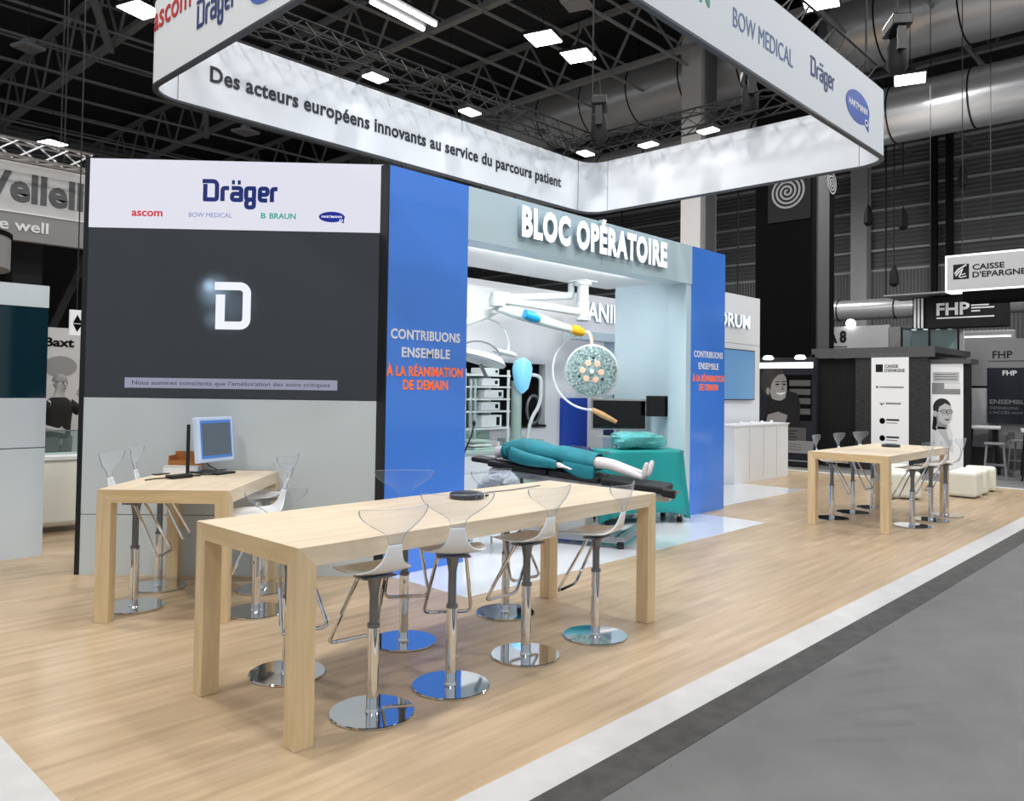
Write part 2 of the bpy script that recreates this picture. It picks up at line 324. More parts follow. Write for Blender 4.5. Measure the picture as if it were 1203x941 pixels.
# ------------------------------------------------------------------ setting: floors, hall shell
struct(MB().box((-30, -14, -.12), (38, 46, -.02)).build('floor', 'hall_floor'))
fl = struct(MB().box((1.2, 2.54, -.02), (17.6, 22, 0)).build('floor_booth', 'oak_floor'))
tag(fl, 'light oak plank floor of the booth', 'floor')
t = MB(); t.add([(1.0, 2.33, -.018), (17.8, 2.33, -.018), (17.8, 2.54, .002), (1.2, 2.54, .002), (1.0, 2.33, -.02), (17.8, 2.33, -.02), (17.8, 2.54, -.02), (1.2, 2.54, -.02)], [(0,1,2,3),(7,6,5,4),(0,4,5,1),(2,6,7,3),(1,5,6,2),(3,7,4,0)])
struct(t.build('trim_1', 'ramp_white'))
t = MB(); t.add([(1.0, 2.33, -.018), (1.2, 2.54, .002), (1.2, 22, .002), (1.0, 22, -.018), (1.0, 2.33, -.02), (1.2, 2.54, -.02), (1.2, 22, -.02), (1.0, 22, -.02)], [(0,1,2,3),(7,6,5,4),(0,4,5,1),(2,6,7,3),(1,5,6,2),(3,7,4,0)])
struct(t.build('trim_2', 'ramp_white'))
struct(MB().box((.7, 2.12, -.02), (18.1, 2.335, -.017)).build('trim_3', 'hall_dark_strip'))
struct(MB().box((.72, 2.3, -.02), (1.0, 22, -.017)).build('trim_4', 'hall_dark_strip'))
struct(MB().box((17.6, 2.33, -.02), (17.8, 10, .002)).build('trim_5', 'ramp_white'))
# white gloss floor sheets of the two rooms
struct(MB().box((4.7, 4.9, 0), (10.3, 9.2, .004)).build('trim_6', 'gloss_white_floor'))
struct(MB().box((10.9, 6.06, 0), (14.3, 7.98, .004)).build('trim_7', 'gloss_white_floor'))
# carpet creases along the aisle: low ridges in the grey carpet
mb = MB()
for (x, y, l, a) in ((5.1, 1.97, .75, -.35), (4.8, 1.85, .9, -.42), (4.55, 1.75, .95, -.5), (4.35, 1.68, .8, -.55), (5.5, 1.95, .5, -.3), (4.1, 1.70, .6, -.6)):
    rows = []
    for i in range(13):
        q = i/12; px = x+math.cos(a)*l*(q-.1)+.02*math.sin(q*7); py = y+math.sin(a)*l*(q-.1)*1.1; hh = .022*math.sin(PI*q); nx, ny = -math.sin(a), math.cos(a)
        rows.append([(px+nx*k*.022, py+ny*k*.022, -.0205+hh*max(0, 1-abs(k)/2)**1.2) for k in (-2, -1, 0, 1, 2)])
    mb.grid(rows)
struct(mb.build('trim_8', 'hall_floor', smooth=True, angle=180))

ZR = 14.5
struct(MB().box((-8, -6, ZR), (38, 46, ZR+.2)).build('ceiling', 'roof_deck'))
struct(MB().box((37, -14, -.02), (37.3, 46, ZR)).build('wall_right', 'hall_cladding'))
struct(MB().box((-12, 45, -.02), (38, 45.3, ZR)).build('wall_back', 'hall_cladding'))
struct(MB().box((36.85, -14, 3.5), (37, 46, 7.2)).build('wall_right_ribs', 'hall_ribs'))
mb = MB()
for z in (7.2, 8.1, 9.0, 9.9, 10.8, 11.7, 12.6, 13.5): mb.box((36.85, -14, z), (37, 46, z+.10))
struct(mb.build('trim_9', 'girt'))
struct(MB().box((36.3, 12.65, 0), (36.85, 13.35, ZR)).build('trim_10', 'pillar_white'))
for i, yy in enumerate((4.2, 9.3, 9.9)): struct(MB().box((36.6, yy, 0), (36.85, yy+.25, ZR)).build('trim_%d' % (11+i), 'grey_1'))

# roof trusses (along Y) and purlins (along X)
def truss(x, y0, y1, z0, z1, name, label):
    r = thing(name, label, 'roof truss', (x, 0, z0), 0, 'steel trusses under the hall roof')
    a = MB(); a.bar((0, y0, 0), (0, y1, 0), .22, .16); a.bar((0, y0, z1-z0), (0, y1, z1-z0), .2, .16); a.build('chord', 'truss_grey', r)
    b = MB(); n = int((y1-y0)/2.4); st = (y1-y0)/n
    for i in range(n):
        ya = y0+i*st; b.bar((0, ya, 0), (0, ya+st/2, z1-z0), .07); b.bar((0, ya+st/2, z1-z0), (0, ya+st, 0), .07)
    b.build('web', 'truss_grey', r); return r
for i, (x, w_) in enumerate(((3.2, 'nearest the left edge of the booth'), (9.2, 'crossing above the middle of the booth'), (15.2, 'crossing behind the pair of lit hall lamps'), (21.2, 'beside the big ducts'), (27.2, 'beyond the big ducts'))):
    truss(x, -4, 45, 12.3, 14.3, 'roof_truss', 'grey steel roof truss ' + w_)
for i in range(18):
    y = 4+i*2.3
    mb = MB().bar((-8, y, 12.15), (37, y, 12.15), .07); mb.bar((-8, y+.5, 13.1), (37, y+.5, 13.1), .06)
    struct(mb.build('trim_%d' % (20+i), 'truss_grey'))
for i, (x0, y0, x1, y1) in enumerate(((3.2, 14, 9.2, 26), (3.2, 26, 9.2, 38), (9.2, 20, 15.2, 32), (3.2, 24, -3, 36))):
    struct(MB().bar((x0, y0, 12.1), (x1, y1, 12.1), .2, .14).build('trim_%d' % (40+i), 'truss_grey'))

# ducts
def duct(x, z, r, name, label, hx=0.):
    d = thing(name, label, 'ventilation duct', (x, 0, z), 0, 'big ducts along the hall wall')
    MB().cyl((0, -14, 0), (0, 45, 0), r, n=40, caps=False).build('tube', 'duct_metal', d, smooth=True)
    for k in range(24): y = -9+k*2.1; MB().cyl((0, y, 0), (0, y+.04, 0), r+.02, n=40).build('seam', 'grey_1', d, smooth=True)
    for k in range(8): y = -8+k*6.1; MB().cyl((r*hx, y, r*(1-hx*hx)**.5-.02), (r*hx, y, ZR-z), .03, n=6).build('hanger', 'truss_dark', d)
    return d
duct(24, 12.5, 1.12, 'ventilation_duct', 'upper and fatter of the big round silver ducts under the roof')
duct(24.75, 10.05, .82, 'ventilation_duct', 'lower and thinner of the big round silver ducts under the roof', .75)
duct(31.6, 5.0, .40, 'ventilation_duct', 'slim silver duct low behind the signs at the right')

# hall pillars
p = thing('pillar', 'tall pale square pillar rising behind the right blue panel', 'pillar', (22.4, 13.05, 0))
MB().box((-.4, -.35, -.02), (.6, .35, ZR)).build('shaft', 'pillar_white', p); MB().box((-.2, -.42, -.02), (.45, -.35, ZR)).build('cladding', 'pillar_grey', p)
p = thing('pillar', 'tall black clad pillar with pale spirals printed near its top', 'pillar', (22, 9.9, 0))
MB().box((0, -.75, -.02), (1.6, .95, ZR)).build('shaft', 'hall_black', p)
MB().box((.3, -.80, -.02), (1.1, -.75, ZR)).build('cladding', 'grey_2', p)
T = plane((-.02, .95, 0), (0, -1)); box_on(T, .40, 1.66, 6.7, 8.9, 0, .02).build('banner', 'grey_1', p)
def spiral(T, cx, cy, r, turns, w_, parent, m):
    pts = [(cx+r*q*math.cos(2*PI*turns*q), cy+r*q*math.sin(2*PI*turns*q)) for q in [i/90 for i in range(4, 91)]]
    MB().ribbon(pts, w_, T, .01).build('spiral', m, parent)
spiral(plane((-.045, .95, 0), (0, -1)), .98, 7.55, .52, 4.2, .06, p, 'grey_3'); spiral(plane((.9, -.81, 0), (1, 0)), .35, 7.9, .36, 3.6, .05, p, 'grey_3')

# ------------------------------------------------------------------ hall lamps
HB = 0
def high_bay(x, y, z, label, lit=True, size=.8, col=(1, .985, .96), power=1.):
    r = thing('hall_lamp', label, 'lamp', (x, y, z), .3, 'lamps hanging under the hall roof')
    mb = MB().box((-size/2, -size/2, .05), (size/2, size/2, .13)); mb.box((-.12, -.12, .13), (.12, .12, .3)); mb.build('housing', 'truss_dark' if lit else 'lamp_off', r, bevel=.02)
    MB().box((-size/2+.04, -size/2+.04, .03), (size/2-.04, size/2-.04, .05)).build('diffuser', 'lamp_lit' if lit else 'grey_3', r)
    MB().cyl((0, 0, .3), (0, 0, ZR-z-.015), .012, n=6).build('cable', 'truss_dark', r)
    if lit: area_light(r, (0, 0, .02), size-.1, HIGHBAY_W*power, col)
    return r
for x, y, l in ((7.4, 19.1, 'lit square hall lamp beside the upper left corner of the hanging banner'), (9.5, 32.3, 'lit hall lamp far back, just above the aluminium truss at left'),
                (14.8, 13.0, 'left one of two lit square hall lamps seen through the banner ring'), (16.2, 13.0, 'right one of two lit square hall lamps seen through the banner ring'),
                (17.5, 7.1, 'lit square hall lamp at the upper edge above the banner front'), (22.16, 6.63, 'lit hall lamp in front of the big ducts at right')):
    high_bay(x, y, 10.0 if x > 22 else 10.5, l)
high_bay(6.3, 23.6, 10.5, 'unlit round-looking hall lamp hanging at the upper left', False, .6)
high_bay(14.0, 11.3, 10.5, 'unlit hall lamp near the top, above the lit pair', False, .6)
high_bay(13.6, 25.7, 10.5, 'unlit hall lamp just under the lettered banner, left of middle', False, .7)
for i, (x, y) in enumerate(((-3, -2), (3, -4), (9, -2), (-3, 5), (2, 5), (6.4, 4.2), (15, 0.5), (22, 0), (0.5, 12), (28, 14), (28, 2), (18, 20))):  # unseen lamps added for their light; the last brightens the ducts
    high_bay(x, y, 10.5, 'unseen lit hall lamp added high over the aisle and booth', True, .8, (1, .92, .80) if x < 1 and y > 0 else (1, .985, .96), 1.2 if x < 1 and y > 0 else 1.)
r = thing('tube_lamp', 'pair of long lit tube lamps under the roof', 'lamp', (11.6, 14.7, 10.5), .1)
MB().box((-.9, -.5, .06), (.9, .2, .12)).build('housing', 'truss_dark', r)
for yy in (-.35, .05): MB().cyl((-.85, yy, .03), (.85, yy, .03), .055, n=10).build('tube', 'lamp_lit', r)
MB().cyl((0, -.15, .1), (0, -.15, 1.7), .015, n=6).build('cable', 'truss_dark', r)

# ------------------------------------------------------------------ hanging banner ring
RX0, RX1, RY0, RY1, RZ0, RZ1 = 2.87, 9.50, 3.03, 7.37, 4.40, 5.16
ring = thing('hanging_banner', 'white fabric banner ring with company lettering hanging over the booth', 'banner', (0, 0, RZ0))
def loop(x0, y0, x1, y1, r): return rr(x0, y0, x1, y1, r, 8)
def ring_mb(z0, z1, g):
    o = loop(RX0-g, RY0-g, RX1+g, RY1+g, .34); i = loop(RX0+.04+g, RY0+.04+g, RX1-.04-g, RY1-.04-g, .30); n = len(o); mb = MB()
    mb.add([(*p, z0) for p in o]+[(*p, z1) for p in o]+[(*p, z0) for p in i]+[(*p, z1) for p in i], [])
    for k in range(n):
        j = (k+1) % n; mb.f += [(k, j, n+j, n+k), (2*n+j, 2*n+k, 3*n+k, 3*n+j), (n+k, n+j, 3*n+j, 3*n+k), (j, k, 2*n+k, 2*n+j)]
    return mb
H_ = RZ1-RZ0
ring_mb(.02, H_, 0).build('fabric', 'banner_fabric', ring, smooth=True)
ring_mb(0, .022, .004).build('lower_frame', 'banner_edge', ring, smooth=True)
T = plane((0, RY1-.043, 0), (1, 0))
text('Des acteurs européens innovants au service du parcours patient', T, 3.50, .29, .145, 5.27, 'ink_dark', ring, .003, .025, space=1.05)
T = plane((0, RY0-.002, 0), (1, 0))
text('BOW MEDICAL', T, 5.73, .285, .155, 1.11, 'ink_slate', ring, .003, -.008)
wordmark(T, 7.22, .345, .185, .57, 'ink_blue', ring, wt=.95)
oval_mark(T, 8.43, .36, .33, .165, 'ink_mid_blue', 'print_white', ring)
text('B', T, 4.42, .30, .14, .12, 'ink_green', ring, .003, .02); text('BRAUN', T, 4.66, .30, .14, .70, 'ink_green', ring, .003, .02)
text('ascom', T, 3.3, .30, .19, .75, 'ink_red', ring, .003, .01)
T = plane((RX0-.002, RY1, 0), (0, -1))
o_ = text('ascom', T, .25, .49, .215, .74, 'ink_red', ring, .003, .01)
for v in o_.data.vertices:          # the word wraps round the rounded corner of the fabric
    q = v.co.y-(RY1-.34)
    if q > 0: d_ = .34+RX0-v.co.x; a = q/.34; v.co.x = RX0+.34-d_*math.cos(a); v.co.y = RY1-.34+d_*math.sin(a)
wordmark(T, 1.10, .25, .235, .64, 'ink_blue', ring, wt=1.05)
oval_mark(T, 2.20, .26, .24, .13, 'ink_mid_blue', 'print_white', ring)
text('BOW MEDICAL', T, 2.7, .26, .13, .9, 'ink_slate', ring, .003)
# seams of the banner
for xx, yy in ((3.19, RY1-.045), (9.16, RY1-.045)): MB().box((xx, yy-.002, .03), (xx+.006, yy+.002, H_)).build('seam', 'grey_3', ring)
for yy in (7.0, 3.38): MB().box((RX1-.045, yy, .03), (RX1-.041, yy+.006, H_)).build('seam', 'grey_3', ring)
# lighting truss square above the ring
def lattice(mb, a, b, s, step, rr_=.016, br=.009):
    a = Vector(a); b = Vector(b); d = (b-a); n = max(2, int(d.length/step)); d /= n
    u = d.normalized().cross(Vector((0, 0, 1))).normalized()*s/2; v = Vector((0, 0, s/2)); C4 = (-u-v, u-v, u+v, -u+v)
    for c in C4: mb.cyl(a+c, b+c, rr_, n=6)
    for i in range(n):
        p, q = a+d*i, a+d*(i+1)
        for k in range(4): mb.bar(p+C4[k], q+C4[(k+1) % 4], br*2)
tr = thing('lighting_truss', 'black square lattice truss carrying the banner ring', 'truss', (0, 0, 5.38))
for a, b in (((3.1, 7.18, 0), (9.3, 7.18, 0)), ((3.1, 3.25, 0), (9.3, 3.25, 0)), ((3.1, 3.25, 0), (3.1, 7.18, 0)), ((9.3, 3.25, 0), (9.3, 7.18, 0))):
    mb = MB(); lattice(mb, a, b, .24, .3, .013, .006); mb.build('truss_beam', 'truss_dark', tr)
mb = MB()
for x in (3.1, 9.3):
    for y in (3.25, 7.18): mb.cyl((x, y, .1), (x, y, 6.9), .012, n=6)
mb.build('hoist_cable', 'truss_dark', tr)
mb = MB()
for x in (3.6, 5.2, 6.8, 8.8):
    for y in (3.05, 7.35): mb.bar((x, y, -.23), (x, 3.25 if y < 5 else 7.18, -.1), .02)
mb.build('bracket', 'truss_dark', tr)
mb = MB()
for k in range(7):
    x = 8.0+k*.18; mb.tube([(x+.12*math.sin(q*2+k), 7.05+.1*math.cos(q*1.3+k), -.12-.06*math.sin(q)) for q in [i*.5 for i in range(8)]], .018, 6)
mb.build('cable_coil', 'black_plastic', tr)
# floodlights on the truss
def flood(x, y, label, rz):
    r = thing('floodlight', label, 'floodlight', (x, y, 5.14), rz, 'floodlights on the banner truss')
    MB().box((-.13, -.09, .02), (.13, .09, .07)).build('housing', 'truss_dark', r, bevel=.008)
    MB().box((-.12, -.08, .0), (.12, .08, .02)).build('diffuser', 'flood_lit', r)
    MB().bar((0, 0, .07), (0, .14 if abs(rz) < 1 and y > 5 else 0, .14), .02).build('bracket', 'truss_dark', r)
    area_light(r, (0, 0, -.01), .22, FLOOD_W, sy=.14, spread=math.radians(120))
flood(5.22, 7.02, 'leftmost lit floodlight above the lettered inner banner side', .1)
flood(6.65, 7.02, 'second lit floodlight from the left, above the lettered inner banner side', .1)
flood(8.92, 7.0, 'lit floodlight above the last word of the lettered inner banner side', .1)
flood(9.16, 6.10, 'lit floodlight above the plain right inner banner side, nearer its far corner', 1.5)
flood(9.16, 5.18, 'lit floodlight above the plain right inner banner side, about its middle', 1.5)
flood(6.2, 3.25, 'lit floodlight behind the front banner side, hidden by it', .1)
flood(3.6, 3.25, 'lit floodlight over the front table, above the picture', .1)
# moving-head spotlights
def moving_head(x, y, z, label, s=1., top=12.2):
    r = thing('stage_light', label, 'stage light', (x, y, z), .6, 'black stage lights hanging from cables')
    MB().box((-.28*s, -.14*s, .25*s), (.28*s, .14*s, .42*s)).build('yoke_base', 'black_plastic', r, bevel=.02)
    mb = MB(); mb.box((-.24*s, -.06*s, -.1*s), (-.18*s, .06*s, .26*s)); mb.box((.18*s, -.06*s, -.1*s), (.24*s, .06*s, .26*s)); mb.box((-.24*s, -.06*s, .24*s), (.24*s, .06*s, .27*s)); mb.build('yoke', 'black_plastic', r)
    MB().lathe([(.10*s, -.38*s), (.15*s, -.30*s), (.15*s, .0), (.11*s, .12*s), (.04*s, .16*s)], n=16).build('head', 'black_matte', r, smooth=True)
    MB().cyl((0, 0, .42*s), (0, 0, top-z), .012, n=6).build('cable', 'truss_dark', r)
moving_head(12.6, 3.95, 7.0, 'black stage light hanging beside the right end of the banner front', 1.0)
moving_head(9.1, 6.9, 5.62, 'black stage light on the far corner of the banner truss', .8, 6.3)
moving_head(9.25, 4.65, 5.55, 'black stage light seen under the front banner, on the right truss beam', .7, 6.3)
for i, (x, y, z, l) in enumerate(((30, 10.4, 8.3, 'small black hoist hanging before the clad wall, left of two high ones'), (30, 9.2, 8.0, 'small black hoist hanging before the clad wall, just right of another'),
                                  (30, 7.3, 9.2, 'small black hoist hanging highest and rightmost before the clad wall'), (30, 9.5, 6.0, 'small black hoist hanging low, above the striped sign'))):
    r = thing('chain_hoist', l, 'hoist', (x, y, z), .4, 'black hoists hanging on chains')
    MB().lathe([(.06, -.4), (.16, -.3), (.14, .1), (.08, .3), (.02, .4)], n=10).build('motor', 'black_matte', r, smooth=True); MB().cyl((0, 0, .35), (0, 0, ZR-z-.01), .02, n=6).build('chain', 'truss_dark', r)

# ------------------------------------------------------------------ angled screen wall
SW0 = Vector((2.67, 7.97, 0)); D45 = Vector((1, -1, 0)).normalized(); SWL = 2.735; SWH = 3.88
sw = thing('screen_wall', 'grey booth wall with white company sign above a large dark screen', 'booth wall', SW0)
T = plane((0, 0, 0), D45)
box_on(T, 0, SWL, .56, 1.64, -.2, 0).build('upper_panel', 'wall_grey', sw)
box_on(T, 0, SWL, 0, .553, -.2, 0).build('lower_panel', 'wall_grey', sw)
box_on(T, 0, SWL, .553, .56, -.2, -.006).build('joint', 'dark_grey', sw)
box_on(T, 0, SWL, 1.64, SWH, -.2, -.012).build('backing', 'black_matte', sw)
mb = box_on(T, -.045, 0, 0, SWH+.02, -.2, .004); mb.build('edge_trim', 'black_plastic', sw)
scr = box_on(T, .0, SWL, 1.645, 3.225, -.012, .0).build('video_screen', 'screen_dark', sw)
sgn = box_on(T, .0, SWL, 3.232, SWH, -.012, .004).build('sign_panel', 'led_white', sw)
# soft light cloud of the video picture around its letter, shown on the lit screen itself
m = MATS['screen_dark']; nt = m.node_tree; b = nt.nodes['Principled BSDF']; tc = nt.nodes.new('ShaderNodeTexCoord'); L = nt.links.new
tot = None
for (sx, zz, rad, amp) in ((1.17, 2.66, .20, .30), (1.13, 2.70, .09, .5), (1.30, 2.52, .34, .10), (1.17, 2.38, .12, .12)):
    P = SW0*0 + D45*sx + Vector((0, 0, zz)); vd = nt.nodes.new('ShaderNodeVectorMath'); vd.operation = 'DISTANCE'; vd.inputs[1].default_value = P; L(tc.outputs['Object'], vd.inputs[0])
    mr = nt.nodes.new('ShaderNodeMapRange'); mr.interpolation_type = 'SMOOTHSTEP'; mr.inputs[1].default_value = 0; mr.inputs[2].default_value = rad; mr.inputs[3].default_value = amp; mr.inputs[4].default_value = 0; L(vd.outputs['Value'], mr.inputs[0])
    if tot is None: tot = mr.outputs[0]
    else:
        ad = nt.nodes.new('ShaderNodeMath'); L(tot, ad.inputs[0]); L(mr.outputs[0], ad.inputs[1]); tot = ad.outputs[0]
mx = nt.nodes.new('ShaderNodeMix'); mx.data_type = 'RGBA'; mx.inputs[6].default_value = (*s2l((40, 43, 47)), 1); mx.inputs[7].default_value = (*s2l((190, 225, 255)), 1); L(tot, mx.inputs[0]); L(mx.outputs[2], b.inputs['Emission Color'])
T2 = T @ Matrix.Translation((0, 0, .001))
mb = MB(); mb.ribbon(soft([(1.18, 2.70), (1.44, 2.70), (1.48, 2.66), (1.48, 2.33), (1.20, 2.33)], .07), .075, T2, .002); mb.ribbon([(1.235, 2.295), (1.235, 2.62)], .085, T2, .002); mb.build('screen_letter', 'led_plain', scr)
box_on(T2, .37, 2.34, 1.735, 1.83, 0, .001).build('caption_bar', 'caption_bar', scr)
text('Nous sommes conscients que l\'amélioration des soins critiques', T2, .44, 1.766, .038, 1.83, 'caption_ink', scr, .003)
T3 = T @ Matrix.Translation((0, 0, .004))
wordmark(T3, 1.04, 3.50, .20, .70, 'led_blue_ink', sgn)
text('ascom', T3, .395, 3.345, .07, .285, 'led_red', sgn, .003, .02)
text('BOW MEDICAL', T3, .925, 3.345, .042, .40, 'led_slate', sgn, .003)
text('B', T3, 1.595, 3.345, .05, .045, 'led_green', sgn, .003, .02); text('BRAUN', T3, 1.675, 3.345, .05, .245, 'led_green', sgn, .003, .02)
oval_mark(T3, 2.258, 3.371, .122, .05, 'led_oval', 'led_plain', sgn)

# ------------------------------------------------------------------ portal: blue panels and lettered fascia
FY = 5.93
po = thing('portal_frame', 'booth portal of two blue panels and a pale lettered beam', 'booth portal', (0, FY, 0))
MB().box((4.60, 0, 0), (5.62, .30, 3.86)).build('blue_panel', 'booth_blue', po)
MB().box((10.06, 0, 0), (11.03, .30, 3.86)).build('blue_panel', 'booth_blue', po)
MB().box((4.585, .0, 0), (4.60, .30, 3.87)).build('end_cap', 'black_plastic', po)
MB().box((5.62, 0, 3.31), (10.06, .30, 3.86)).build('fascia', 'fascia_blue_grey', po)
MB().box((9.93, .012, 0), (10.06, .30, 3.31)).build('jamb', 'fascia_blue_grey', po)
MB().box((7.9, -.001, 3.31), (7.905, 0, 3.86)).build('joint', 'dark_grey', po)
T = plane((0, 0, 0), (1, 0))
text('BLOC OPÉRATOIRE', T @ Matrix.Translation((0, 0, .005)), 6.37, 3.465, .30, 2.92, 'letter_white', po, .06, .05, side='letter_side', space=1.12)
for (x0, ww, cx) in ((4.60, 1.02, 5.085), (10.06, .97, 10.55)):
    k = ww/1.02
    for s, zz, wd, mm in (('CONTRIBUONS', 2.235, .82, 'print_white'), ('ENSEMBLE', 2.065, .57, 'print_white'), ('À LA RÉANIMATION', 1.885, .90, 'print_orange'), ('DE DEMAIN', 1.755, .53, 'print_orange')):
        text(s, T, cx, zz+(.035 if ww < 1 else 0), .088, wd*k*1.08, mm, po, .003, .026, align='C', space=1.08)
# the operating room behind it
c = thing('ceiling_panel', 'white ceiling panel over the operating room behind the lettered beam', 'ceiling panel', (0, 0, 3.36))
MB().box((4.7, 6.23, 0), (10.14, 7.5, .1)).build('panel', 'wall_white', c); MB().box((9.0, 7.05, -.012), (9.3, 7.35, 0)).build('mount_plate', 'med_white', c)
ls = thing('added_strip_light', 'added unseen strip light behind the lettered beam brightening the operating room', 'strip light', (7.55, 6.27, 3.345))  # added light source with no known fixture, brightens the room
MB().box((-1.75, -.035, 0), (1.75, .035, .015)).build('housing', 'med_white', ls); MB().box((-1.73, -.03, -.004), (1.73, .03, 0)).build('diffuser', 'letter_white', ls)
area_light(ls, (0, 0, -.008), 3.4, 105, (.96, .985, 1.), sy=.05, rot=(math.radians(38), 0, 0))
struct(MB().box((10.02, 6.23, 0), (10.14, 7.25, 3.36)).build('wall_room_right', 'wall_blue_grey'))
bw = MB()
for lo, hi in (((4.7, 9.0, 0), (8.35, 9.15, 3.5)), ((8.35, 9.0, 2.20), (10.42, 9.15, 3.5)), ((8.35, 9.0, 0), (10.42, 9.15, 1.16)), ((10.42, 9.0, 0), (13.6, 9.15, 3.5))): bw.box(lo, hi)
struct(bw.build('wall_room_back', 'wall_white'))
n_ = MB(); n_.box((8.35, 9.7, 1.16), (10.42, 9.75, 2.2)); n_.box((8.30, 9.15, 1.12), (8.35, 9.75, 2.25)); n_.box((10.42, 9.15, 1.12), (10.47, 9.75, 2.25)); n_.box((8.35, 9.15, 2.2), (10.42, 9.75, 2.25)); n_.box((8.35, 8.97, 1.12), (10.42, 9.75, 1.16))
tag(n_.build('wall_niche', 'grey_1'), 'dark recess in the white back wall of the operating room', 'wall niche')
b_ = thing('wall_panel', 'deep blue upright panel on the back wall beneath the surgical lamp', 'wall panel', (10.9, 8.95, 0))
MB().box((-.08, -.02, .1), (.62, .05, 1.62)).build('sheet', 'deep_blue', b_); MB().box((-.10, -.03, .0), (.64, .05, .1)).build('base_rail', 'dull_steel', b_)
fb = thing('room_sign', 'pale sign beam with glowing capital letters behind the surgical lamp', 'sign', (10.40, 8.3, 2.62))
MB().box((0, 0, 0), (2.6, .3, .14)).build('lower_beam', 'wall_blue_grey', fb); MB().box((0, .05, .14), (2.6, .3, .78)).build('board', 'wall_white', fb); MB().box((2.3, .05, -2.62), (2.55, .3, 0)).build('post', 'wall_blue_grey', fb)
MB().box((1.16, .05, -2.62), (1.3, .3, 0)).build('post', 'wall_blue_grey', fb)
text('ANIM', plane((0, .045, 0), (1, 0)), .30, .34, .30, 1.05, 'letter_white', fb, .03, .02, side='letter_side')

# surgical lamp on its ceiling arms
sl = thing('surgical_lamp', 'round surgical lamp with glass lens on a jointed ceiling arm', 'surgical lamp', (9.15, 7.2, 3.348))
def rel(x, y, z): return (x-9.15, y-7.2, z-3.348)
MB().lathe([(.13, 0), (.13, -.05), (.085, -.06), (.085, -.30), (.10, -.31), (.10, -.56), (.07, -.58)], n=24).build('ceiling_post', 'arm_grey', sl, smooth=True)
mb = MB().cyl(rel(9.15, 7.2, 2.90), rel(7.45, 7.2, 2.93), .06, .045, n=14); mb.lathe([(.10, -.09), (.11, 0), (.08, .09)], rel(7.36, 7.2, 2.93), 16); mb.build('horizontal_arm', 'arm_grey', sl, smooth=True)
mb = MB().tube([rel(7.36, 7.2, 2.82), rel(7.6, 7.15, 2.78), rel(8.0, 7.1, 2.72), rel(8.35, 7.05, 2.66), rel(8.72, 7.0, 2.60)], [.05, .075, .08, .065, .05], 14); mb.build('spring_arm', 'arm_grey', sl, smooth=True)
MB().tube([rel(7.70, 7.03, 2.76), rel(7.84, 7.02, 2.73), rel(7.96, 7.02, 2.71)], [.06, .075, .055], 12).build('teal_grip', 'teal_grip', sl, smooth=True)
MB().tube([rel(8.62, 6.98, 2.62), rel(8.75, 6.98, 2.60), rel(8.86, 6.98, 2.58)], [.055, .078, .06], 12).build('yellow_joint', 'yellow_grip', sl, smooth=True)
MB().tube([rel(8.86, 6.98, 2.58), rel(9.0, 6.95, 2.58), rel(9.02, 6.93, 2.52), rel(9.02, 6.93, 2.40)], .022, 8).build('drop_tube', 'peach', sl, smooth=True)
nrm = Vector((-.80, -.58, -.12)).normalized(); lc = Vector(rel(9.02, 6.92, 2.04))
MB().lathe([(.05, -.16), (.25, -.12), (.37, -.05), (.385, 0), (.375, .012), (.36, .014)], lc, 48, axis=nrm).build('lamp_head', 'arm_grey', sl, smooth=True)
lens = MB().lathe([(.36, .010), (.355, .020), (.24, .026), (.02, .030)], lc, 48, axis=nrm).build('lens', 'lamp_glass', sl, smooth=True)
Q = Vector((0, 0, 1)).rotation_difference(nrm)
mb = MB()
for k in range(6):
    a = k*PI/3; c0 = lc + Q @ Vector((.13*math.cos(a), .13*math.sin(a), .026)); mb.lathe([(.045, 0), (.04, .008), (.01, .010)], c0, 12, axis=nrm)
mb.build('lens_module', 'warm_led', lens)
mb = MB()
for k in range(3):
    a = k*2*PI/3+.5; c0 = lc + Q @ Vector((.19*math.cos(a), .19*math.sin(a), .028)); mb.lathe([(.022, 0), (.018, .008), (.004, .009)], c0, 8, axis=nrm)
mb.build('vent', 'black_plastic', lens)
MB().lathe([(.03, .02), (.03, .10), (.018, .12)], lc, 14, axis=nrm).build('handle', 'shell_white', sl, smooth=True)
uu = Vector((0, 0, 1)).cross(nrm).normalized(); vv = nrm.cross(uu)
arc = [lc + uu*(.56*math.cos(math.radians(a))) + vv*(.56*math.sin(math.radians(a))) - nrm*.02 for a in range(95, 272, 8)]
if (arc[10]-lc).dot(rt) > 0: arc = [lc - (p-lc) + 2*(p-lc).dot(vv)*vv for p in arc]
MB().tube(arc, .017, 8).build('yoke_ring', 'shell_white', sl, smooth=True)
MB().tube([arc[0], lc + vv*.385 - nrm*.03] if (arc[0]-lc).dot(vv) > 0 else [arc[-1], lc + vv*.385 - nrm*.03], .016, 8).build('ring_stay', 'shell_white', sl)
lowend = arc[-1] if (arc[-1]-lc).z < (arc[0]-lc).z else arc[0]
MB().tube([lowend, lowend+Vector((.1, -.08, -.06)), lowend+Vector((.28, -.22, -.17))], [.035, .045, .03], 10).build('peach_handle', 'peach', sl, smooth=True)
